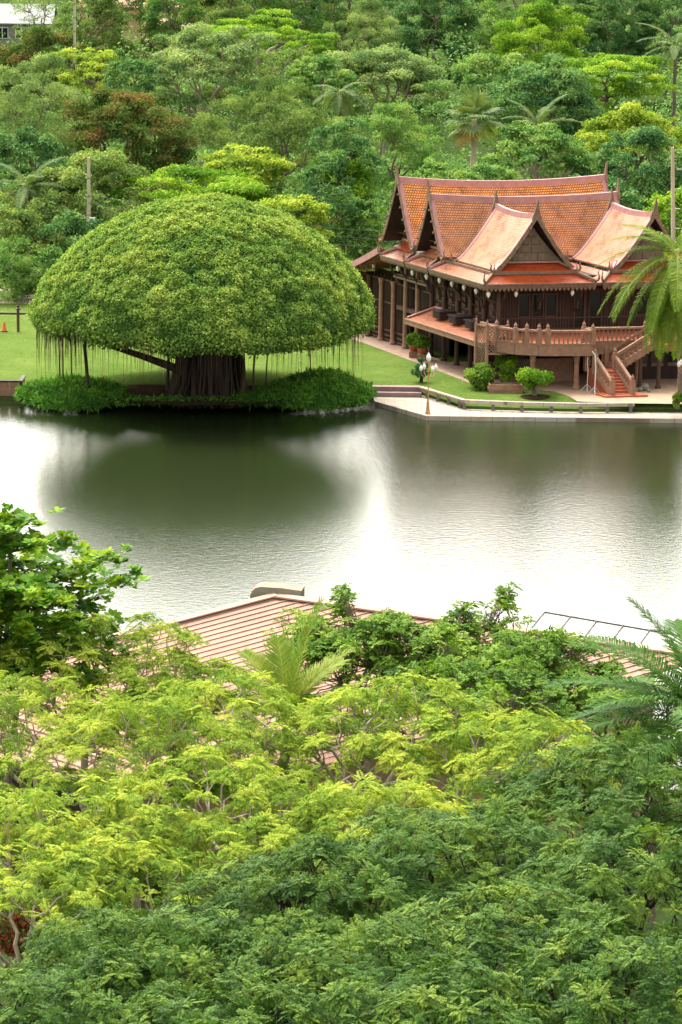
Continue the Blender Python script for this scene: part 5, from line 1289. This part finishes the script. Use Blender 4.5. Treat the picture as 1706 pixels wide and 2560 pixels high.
# ------------------------------------------------------------------ poles
def pole(u, vt, vb, y, label, lamp=False):
    b_ = at_range(u, vb, y); top = at_range(u, vt, y); t = thing('concrete_pole', label, 'pole', (float(b_[0]), float(b_[1]), LAND_Z), 'concrete utility poles')
    mb = MB(); h = .17
    mb.add([(b_[0] + sx_ * h, b_[1] + sy_ * h, LAND_Z) for sx_, sy_ in ((-1, -1), (1, -1), (1, 1), (-1, 1))] + [(top[0] + sx_ * .11, top[1] + sy_ * .11, top[2]) for sx_, sy_ in ((-1, -1), (1, -1), (1, 1), (-1, 1))],
           [(3, 2, 1, 0), (4, 5, 6, 7), (0, 1, 5, 4), (1, 2, 6, 5), (2, 3, 7, 6), (3, 0, 4, 7)])
    mb.build('shaft', M['pole'], t)
    for k in range(4): z = top[2] - 1.6 - k * 1.4; mb = MB(); mb.box(b_[0] - .17, b_[0] + .17, b_[1] - .17, b_[1] + .17, z, z + .07); mb.build('pole_band', M['rail_wood'], t)
    if lamp:
        for dx, a in ((.33, -.1), (-.55, .3)):
            z = at_range(u, 548, y)[2]
            mb = MB(); c = (b_[0] + dx, b_[1] - .35, z)
            mb.box(c[0] - .26, c[0] + .26, c[1] - .1, c[1] + .1, z - .16, z + .18); mb.bar((b_[0], b_[1] - .15, z - .5), (c[0], c[1] + .1, z), .06, .06)
            mb.build('floodlight', M['metal_white'], t)
    return b_, top
lb, lt = pole(222, 393, 640, 243, 'tall concrete pole with two white floodlights behind the banyan at the left', True)
rb, rt_ = pole(1682, 368, 900, 226, 'tall concrete pole behind the coconut palm at the right edge')
fb, ft = pole(187, -30, 300, 330, 'dark concrete pole before the pale houses at the top left')
for k, (z, a, b) in enumerate(((1.9, -.12, 0), (2.3, 0, 0), (2.7, .1, 0))):
    mb = MB(); z0 = lt[2] - z * 1.5; n = 30; e = np.array([rb[0], rb[1], z0 - .5]); s_ = np.array([lb[0], lb[1] - .15, z0])
    pts = [s_ + (e - s_) * t - np.array([0, 0, 1.2 * 4 * t * (1 - t)]) for t in np.linspace(0, 1, n)]
    mb.tube(pts, .014, 4); tag(mb.build('power_cable', M['wire'], base=tuple(s_)), ('uppermost' if k == 0 else 'middle' if k == 1 else 'lowest') + ' of the thin black cables strung between the concrete poles', 'cable', 'cables strung between the concrete poles')

# ------------------------------------------------------------------ lamp posts
def lamp_post(p, label, h=3.55):
    t = thing('garden_lamp', label, 'street lamp', p, 'white globe garden lamps'); x, y, z = p
    mb = MB(); mb.lathe(p, [(.16, 0), (.16, .1), (.12, .2), (.07, .75), (.05, .85), (.035, .95), (.03, h - 1.0), (.07, h - .95), (.03, h - .85), (.03, h - .45), (.05, h - .4), (.03, h - .3)], 9); mb.build('post', M['metal_gold'], t)
    mb = MB(); gl = []
    for k in range(4):
        a = k * math.pi / 2 + .5; d = np.array([math.cos(a), math.sin(a)]) * .52
        mb.tube([(x, y, z + h - 1.2), (x + d[0] * .5, y + d[1] * .5, z + h - 1.3), (x + d[0], y + d[1], z + h - 1.1), (x + d[0], y + d[1], z + h - .88)], .02, 6); gl.append((x + d[0], y + d[1], z + h - .9, .68))
    mb.build('bracket', M['metal_gold'], t); gl.append((x, y, z + h - .35, .95))
    for a, b, c, s_ in gl:
        mb = MB(); mb.lathe((a, b, c), [(.05 * s_, 0), (.11 * s_, .08 * s_), (.165 * s_, .22 * s_), (.15 * s_, .34 * s_), (.08 * s_, .47 * s_), (.02 * s_, .58 * s_), (.004, .62 * s_)], 12); mb.build('lamp_globe', M['white_glass'], t, smooth=True)
lp = on_level(1070, 1036, QUAY_Z); lamp_post((float(lp[0]), float(lp[1]) + .2, QUAY_Z), 'gold garden lamp with five white globes at the corner of the quay')
lp2 = at_range(1706, 998, 192.5); lamp_post((float(lp2[0]) + .15, float(lp2[1]), LAND_Z), 'white globe garden lamp at the right edge beside the coconut palm', 3.3)

# ------------------------------------------------------------------ rail bench along the quay
rp = [on_level(u, v, QUAY_Z) for u, v in ((1052, 990), (1161, 1023), (1305, 1029), (1452, 1032), (1585, 1031))]
rail = thing('quay_rail', 'low grey wooden rail bench on dark posts along the quay', 'bench', tuple(rp[2]))
zt = QUAY_Z + .56
mb = MB()
for a, b in zip(rp[:-1], rp[1:]): mb.bar((a[0], a[1], zt), (b[0], b[1], zt), .34, .08); mb.bar((a[0], a[1] - .14, zt - .10), (b[0], b[1] - .14, zt - .10), .06, .13)
mb.build('seat_board', M['quay'], rail)
for (a, b), n in zip(zip(rp[:-1], rp[1:]), (4, 2, 2, 2)):
    for k in range(n):
        q_ = a + (b - a) * ((k + (.6 if n == 4 else .0)) / n); mb = MB(); mb.box(q_[0] - .10, q_[0] + .10, q_[1] - .09, q_[1] + .09, QUAY_Z - .02, zt - .04); mb.build('post', M['rail_wood'], rail)
mb = MB(); q_ = rp[-1]; mb.box(q_[0] - .3, q_[0] - .1, q_[1] - .09, q_[1] + .09, QUAY_Z - .02, zt - .04); mb.build('post', M['rail_wood'], rail)

# ------------------------------------------------------------------ shrubs, planter, pots, bonsai
def shrub(u, v, r_, h, label, m, cat='shrub', name='shrub', n=4200, stem=.0, L_=.17, z0=None, group=None, dx=0):
    p = on_level(u, v, LAND_Z); x, y = float(p[0]), float(p[1]); zb = LAND_Z if z0 is None else z0
    t = thing(name, label, cat, (x, y, zb), group); g = np.random.default_rng(int(u))
    nc = 15; C_ = g.normal(size=(nc, 3)); C_ /= np.linalg.norm(C_, axis=1)[:, None]; C_ = C_ * np.array([r_ * .6, r_ * .55, (h - stem) * .34]) + [x, y, zb + stem + (h - stem) * .52]
    k = g.integers(0, nc, n); d = unit(g.normal(size=(n, 3))); cr_ = g.uniform(.28, .5, nc)[k] * r_
    P_ = C_[k] + d * (cr_ * g.uniform(.5, 1, n) ** .4)[:, None] * [1, 1, .8]; P_[:, 2] = np.maximum(P_[:, 2], zb + .03)
    quads_object('crown', leafset(P_, d + [0, 0, .7], L_, L_ * .5, .6), np.clip(.5 + g.uniform(-.3, .3, nc)[k] + g.normal(size=n) * .15, 0, 1), M[m], t)
    mb = MB()
    for j in range(5): q_ = C_[j]; mb.tube([(x + .05 * j - .1, y, zb), (x + (q_[0] - x) * .5, y + (q_[1] - y) * .4, zb + stem + .1), q_], [.07, .05, .02], 5)
    mb.build('stem', M['bark'], t)
    return (x, y)
shrub(1195, 972, 1.15, 1.55, 'round green shrub left of the wooden planter under the deck', 'leaf_mid', group='shrubs before the deck')
shrub(1262, 962, .85, 3.0, 'taller narrow shrub behind the planter reaching the deck edge', 'leaf_bright', group='shrubs before the deck')
shrub(1337, 990, 1.15, 1.75, 'bright rounded bonsai shaped shrub with bare foot on the lawn', 'leaf_bright', group='shrubs before the deck', stem=.45)
shrub(1694, 1022, .35, 1.1, 'narrow green shrub on the quay at the right edge', 'leaf_mid', n=900, group='shrubs before the deck')
b1 = on_level(1338, 992, LAND_Z); mb = MB(); mb.add([(b1[0] + .95 * math.cos(a), b1[1] + .8 * math.sin(a), LAND_Z + .02) for a in np.linspace(0, 6.28, 21)[:-1]], [tuple(range(20))]); tag(mb.build('bare_earth', M['soil']), 'ring of bare earth under the bonsai shaped shrub', None, kind='structure')
q0, q1 = on_level(1222, 983, LAND_Z), on_level(1306, 983, LAND_Z)
pl = thing('planter_box', 'stepped brown timber planter box between the shrubs on the lawn', 'planter', tuple(map(float, (q0 + q1) / 2)))
mb = MB()
for k in range(3): mb.box(q0[0] - .06 * (k % 2), q1[0] + .06 * (k % 2), q0[1] - .06 * (k % 2), q0[1] + .8, LAND_Z + k * .18 + .003, LAND_Z + (k + 1) * .18)
mb.build('box', M['concrete_brown'], pl); mb = MB(); mb.box(q0[0] + .1, q1[0] - .1, q0[1] + .1, q0[1] + .7, LAND_Z + .5, LAND_Z + .56); mb.build('soil', M['soil'], pl)
for k, (u, v) in enumerate(((1034, 893), (1056, 900))):
    p = on_level(u, v, LAND_Z); t = thing('flower_pot', ('left' if k == 0 else 'right') + ' of two leafy brown flower pots on plinths beside the side path', 'flower pot', tuple(map(float, p)), 'flower pots by the side path')
    mb = MB(); mb.box(p[0] - .3, p[0] + .3, p[1] - .3, p[1] + .3, LAND_Z, LAND_Z + .42); mb.build('plinth', M['concrete_brown'], t)
    mb = MB(); mb.lathe((p[0], p[1], LAND_Z + .42), [(.2, 0), (.3, .2), (.34, .4), (.3, .42)], 12); mb.build('pot', M['terracotta'], t)
    g = np.random.default_rng(k); n = 900; d = unit(g.normal(size=(n, 3))); P_ = p + d * (np.array([.55, .5, .42]) * (g.uniform(.2, 1, n) ** .4)[:, None]) + [0, 0, 1.2]
    quads_object('plant', leafset(P_, d + [0, 0, .6], .19, .08, .6), np.clip(g.normal(.5, .2, n), 0, 1), M['leaf_mid'], t)
p = on_level(1053, 955, LAND_Z); t = thing('topiary', 'small dark pruned tree with round pads beside the quay lamp', 'topiary', tuple(map(float, p)), None)
mb = MB(); mb.tube([p, p + [.05, 0, .4], p + [-.03, 0, .8], p + [.04, 0, 1.3]], [.14, .10, .06, .03], 6)
pads = [(-.38, .1, .62, .26), (.25, -.1, .62, .3), (-.1, 0, .98, .28), (.3, .1, 1.05, .2), (-.05, .1, 1.42, .2), (.0, -.15, .5, .3)]
for a, b, c, s_ in pads: mb.tube([p + [0, 0, c - .2], p + [a, b, c]], [.04, .02], 5)
mb.build('trunk', M['bark_dark'], t)
g = np.random.default_rng(4); Vs = []
for a, b, c, s_ in pads: n = 320; d = unit(g.normal(size=(n, 3))); Vs.append(leafset(p + [a, b, c] + d * [s_, s_, s_ * .65], d, .1, .06, .5))
V_ = np.concatenate(Vs); quads_object('foliage', V_, np.clip(g.normal(.4, .2, len(V_)), 0, 1), M['leaf_dark'], t)

# ------------------------------------------------------------------ two thin tripod stands beside the stairs, jars under the stairs
for k, (u, vb, vt, lab) in enumerate(((1468, 978, 893, 'thin grey tripod stand just behind the pale one beside the stairs'), (1487, 985, 878, 'tall pale tripod banner stand with bent top beside the stairs'))):
    p = on_level(u, vb, LAND_Z); h = (vb - vt) / 40.0; t = thing('tripod_stand', lab, 'stand', tuple(map(float, p)), 'tripod stands beside the stairs')
    mb = MB(); top = p + [0, 0, h]; mb.tube([p + [0, 0, .1], p + [.03, 0, h * .6], top + [-.03, 0, -.25], top + [-.22 * k, 0, 0]], .022 + .018 * k, 7); mb.build('shaft', M['metal_white'], t)
    for j in range(3): a = j * 2.094 + .5; mb = MB(); mb.tube([p + [0, 0, .45], p + [.42 * math.cos(a), .42 * math.sin(a), .02]], .022, 5); mb.build('leg', M['metal_white'], t)
for k, (u, v, s_) in enumerate(((1590, 980, .16), (1601, 979, .17), (1613, 977, .27), (1622, 981, .13))):
    p = on_level(u, v, LAND_Z); mb = MB(); mb.lathe(p, [(.6 * s_, 0), (s_, .5 * s_), (s_, 1.1 * s_), (.55 * s_, 1.6 * s_), (.6 * s_, 1.8 * s_), (.3 * s_, 1.8 * s_)], 10)
    tag(mb.build('clay_jar', M['galv'], base=tuple(map(float, p))), ('leftmost small', 'second small', 'largest, pale', 'rightmost low')[k] + ' clay jar on the paving under the upper stairs', 'jar', 'clay jars under the stairs')

g = np.random.default_rng(77); n = 900        # a few fallen leaves on the lawn
fx = g.uniform(-26, 9, n); fy = g.uniform(197, 232, n); k_ = (fx < 1) | (fy < 200); fx, fy = fx[k_], fy[k_]
P_ = np.stack([fx, fy, np.full(len(fx), LAND_Z + .03)], 1)
tag(quads_object('fallen_leaves', leafset(P_, np.tile([0, 0, 1.0], (len(P_), 1)), .16, .09, .3), np.clip(g.normal(.6, .25, len(P_)), 0, 1), M['frond_dry']), 'scattered fallen leaves on the lawn', None, kind='stuff')
# ------------------------------------------------------------------ left edge: timber landing, block, fence, cone
a0, a1 = on_level(-60, 945, LAND_Z), on_level(56, 1000, -.1)
ld = thing('timber_landing', 'brown timber landing with plank sides at the left edge of the bank', 'landing', (float(a1[0]) - 1.5, float(a1[1]), -.3))
x1, y1 = float(a1[0]), float(a1[1])
mb = MB(); mb.box(x1 - 5, x1, y1, y1 + 2.2, -.25, .05); mb.build('deck', M['wood_brown'], ld)
mb = MB()
for k in range(8): mb.box(x1 - 5 + k * .6, x1 - 5 + k * .6 + .57, y1 + .12, y1 + .2, .05, 1.0)
for k in range(3): mb.box(x1 - .12, x1 - .04, y1 + .2 + k * .66, y1 + .83 + k * .66, .05, 1.0)
mb.build('plank_side', M['concrete_brown'], ld)
mb = MB(); mb.box(x1 - 5.05, x1 + .02, y1 + .06, y1 + .26, 1.0, 1.1); mb.box(x1 - .2, x1 + .02, y1 + .26, y1 + 2.2, 1.0, 1.1); mb.build('rail', M['wood_dark'], ld)
for xx in (x1 - .1, x1 - 1.6, x1 - 3.2): mb = MB(); mb.box(xx - .09, xx + .09, y1 + .0, y1 + .12, -.8, 1.04); mb.build('post', M['wood_dark'], ld)
p = on_level(92, 996, 0); mb = MB(); mb.prism([(p[0] - .45, p[1] - .3), (p[0] + .42, p[1] - .3), (p[0] + .45, p[1] + .3), (p[0] - .4, p[1] + .35)], -.4, .22)
mb.prism([(p[0] - .38, p[1] - .24), (p[0] + .36, p[1] - .24), (p[0] + .38, p[1] + .25), (p[0] - .34, p[1] + .28)], .22, .26)
tag(mb.build('concrete_block', M['quay'], base=(float(p[0]), float(p[1]), -.3)), 'grey concrete block at the waterline right of the timber landing', 'block')
fp = on_level(46, 829, LAND_Z); fn = thing('garden_fence', 'low brown rail fence with turned posts along the garden road', 'fence', tuple(map(float, fp)))
for k in range(-2, 4):
    x = fp[0] + k * 2.6; mb = MB(); mb.lathe((x, fp[1], LAND_Z), [(.1, 0), (.1, 1.5), (.16, 1.52), (.16, 1.6), (.06, 1.66), (.11, 1.78), (.03, 1.95), (.005, 2.1)], 8); mb.build('post', M['wood_brown'], fn)
mb = MB(); mb.bar((fp[0] - 5.2, fp[1], 1.75), (fp[0] + 7.8, fp[1], 1.75), .1, .14); mb.build('rail', M['wood_brown'], fn)
p = on_level(11, 829, LAND_Z); t = thing('traffic_cone', 'small orange traffic cone on the garden road at the left edge', 'traffic cone', tuple(map(float, p)))
mb = MB(); mb.lathe(p, [(.2, .05), (.15, .25), (.1, .45), (.05, .7), (.04, .72)], 10); mb.build('cone', M['orange_plastic'], t); mb = MB(); mb.box(p[0] - .24, p[0] + .24, p[1] - .24, p[1] + .24, LAND_Z + .011, LAND_Z + .06); mb.build('base', M['wire'], t)

# ------------------------------------------------------------------ pale houses beyond the wood, top left
def far_house(u, v, y, w_, h, label, wm, rm, nwin, d=6, over=.4, rise=1.1):
    c = at_range(u, v, y); x, yy, zt = float(c[0]), float(c[1]), float(c[2]); t = thing('far_house', label, 'house', (x, yy, LAND_Z), 'pale houses beyond the wood')
    mb = MB(); mb.box(x - w_ / 2, x + w_ / 2, yy, yy + d, LAND_Z, zt); mb.build('wall', M[wm], t)
    mb = MB(); mb.sheet([[(x - w_ / 2 - over, yy - over, zt), (x - w_ / 2 - over, yy + d * .6, zt + rise)], [(x + w_ / 2 + over, yy - over, zt), (x + w_ / 2 + over, yy + d * .6, zt + rise)]], .15)
    mb.sheet([[(x - w_ / 2 - over, yy + d * .6, zt + rise), (x - w_ / 2 - over, yy + d + over, zt)], [(x + w_ / 2 + over, yy + d * .6, zt + rise), (x + w_ / 2 + over, yy + d + over, zt)]], .15); mb.build('roof', M[rm], t)
    for k in range(nwin):
        xx = x - w_ / 2 + w_ * (k + .5) / nwin; mb = MB(); mb.box(xx - .75, xx + .75, yy - .06, yy + .02, zt - 1.9, zt - .5); f = mb.build('window', M['metal_white'], t)
        for j in (-1, 1): mb = MB(); mb.box(xx + j * .36 - .3, xx + j * .36 + .3, yy - .09, yy - .062, zt - 1.82, zt - .58); mb.build('pane', M['glass_dark'], f)
far_house(30, 58, 400, 9.5, 3, 'grey roofed pale house with dark windows at the top left', 'galv', 'roof_grey', 4, rise=2.2)
far_house(330, 18, 430, 14, 3, 'cream house with orange roof glimpsed through the top left trees', 'cream', 'roof_tan', 4)
far_house(440, 70, 420, 8, 3, 'small peach house behind the tall olive tree', 'cream', 'roof_cap', 2)
far_house(720, -10, 450, 12, 3, 'white house glimpsed above the dark trees at the top centre', 'galv', 'roof_grey', 3)

# ------------------------------------------------------------------ red flowering bush far below at the left
p = on_level(40, 2245, 4.5); t = thing('flowering_bush', 'red flowering bush glimpsed below the yellow crowns at the left edge', 'bush', (float(p[0]), float(p[1]), LAND_Z))
g = np.random.default_rng(8); n = 2600; d = unit(g.normal(size=(n, 3))); P_ = np.array([p[0], p[1], 3.6]) + d * np.array([1.1, .9, .8]) * (g.uniform(.2, 1, n) ** .33)[:, None]
M['leaf_red'] = leafmat('leaf_red', [(0, (.04, .09, .02)), (.45, (.09, .12, .03)), (.66, (.26, .05, .03)), (1, (.36, .08, .05))], .25, .6, .2, .3, .8)
quads_object('crown', leafset(P_, d + [0, 0, .5], .14, .09, .6), np.clip(g.normal(.55, .25, n), 0, 1), M['leaf_red'], t)
mb = MB(); mb.tube([(p[0], p[1], LAND_Z), (p[0] + .1, p[1], 2), (p[0], p[1], 3.6)], [.12, .09, .05], 6); mb.build('stem', M['bark'], t)
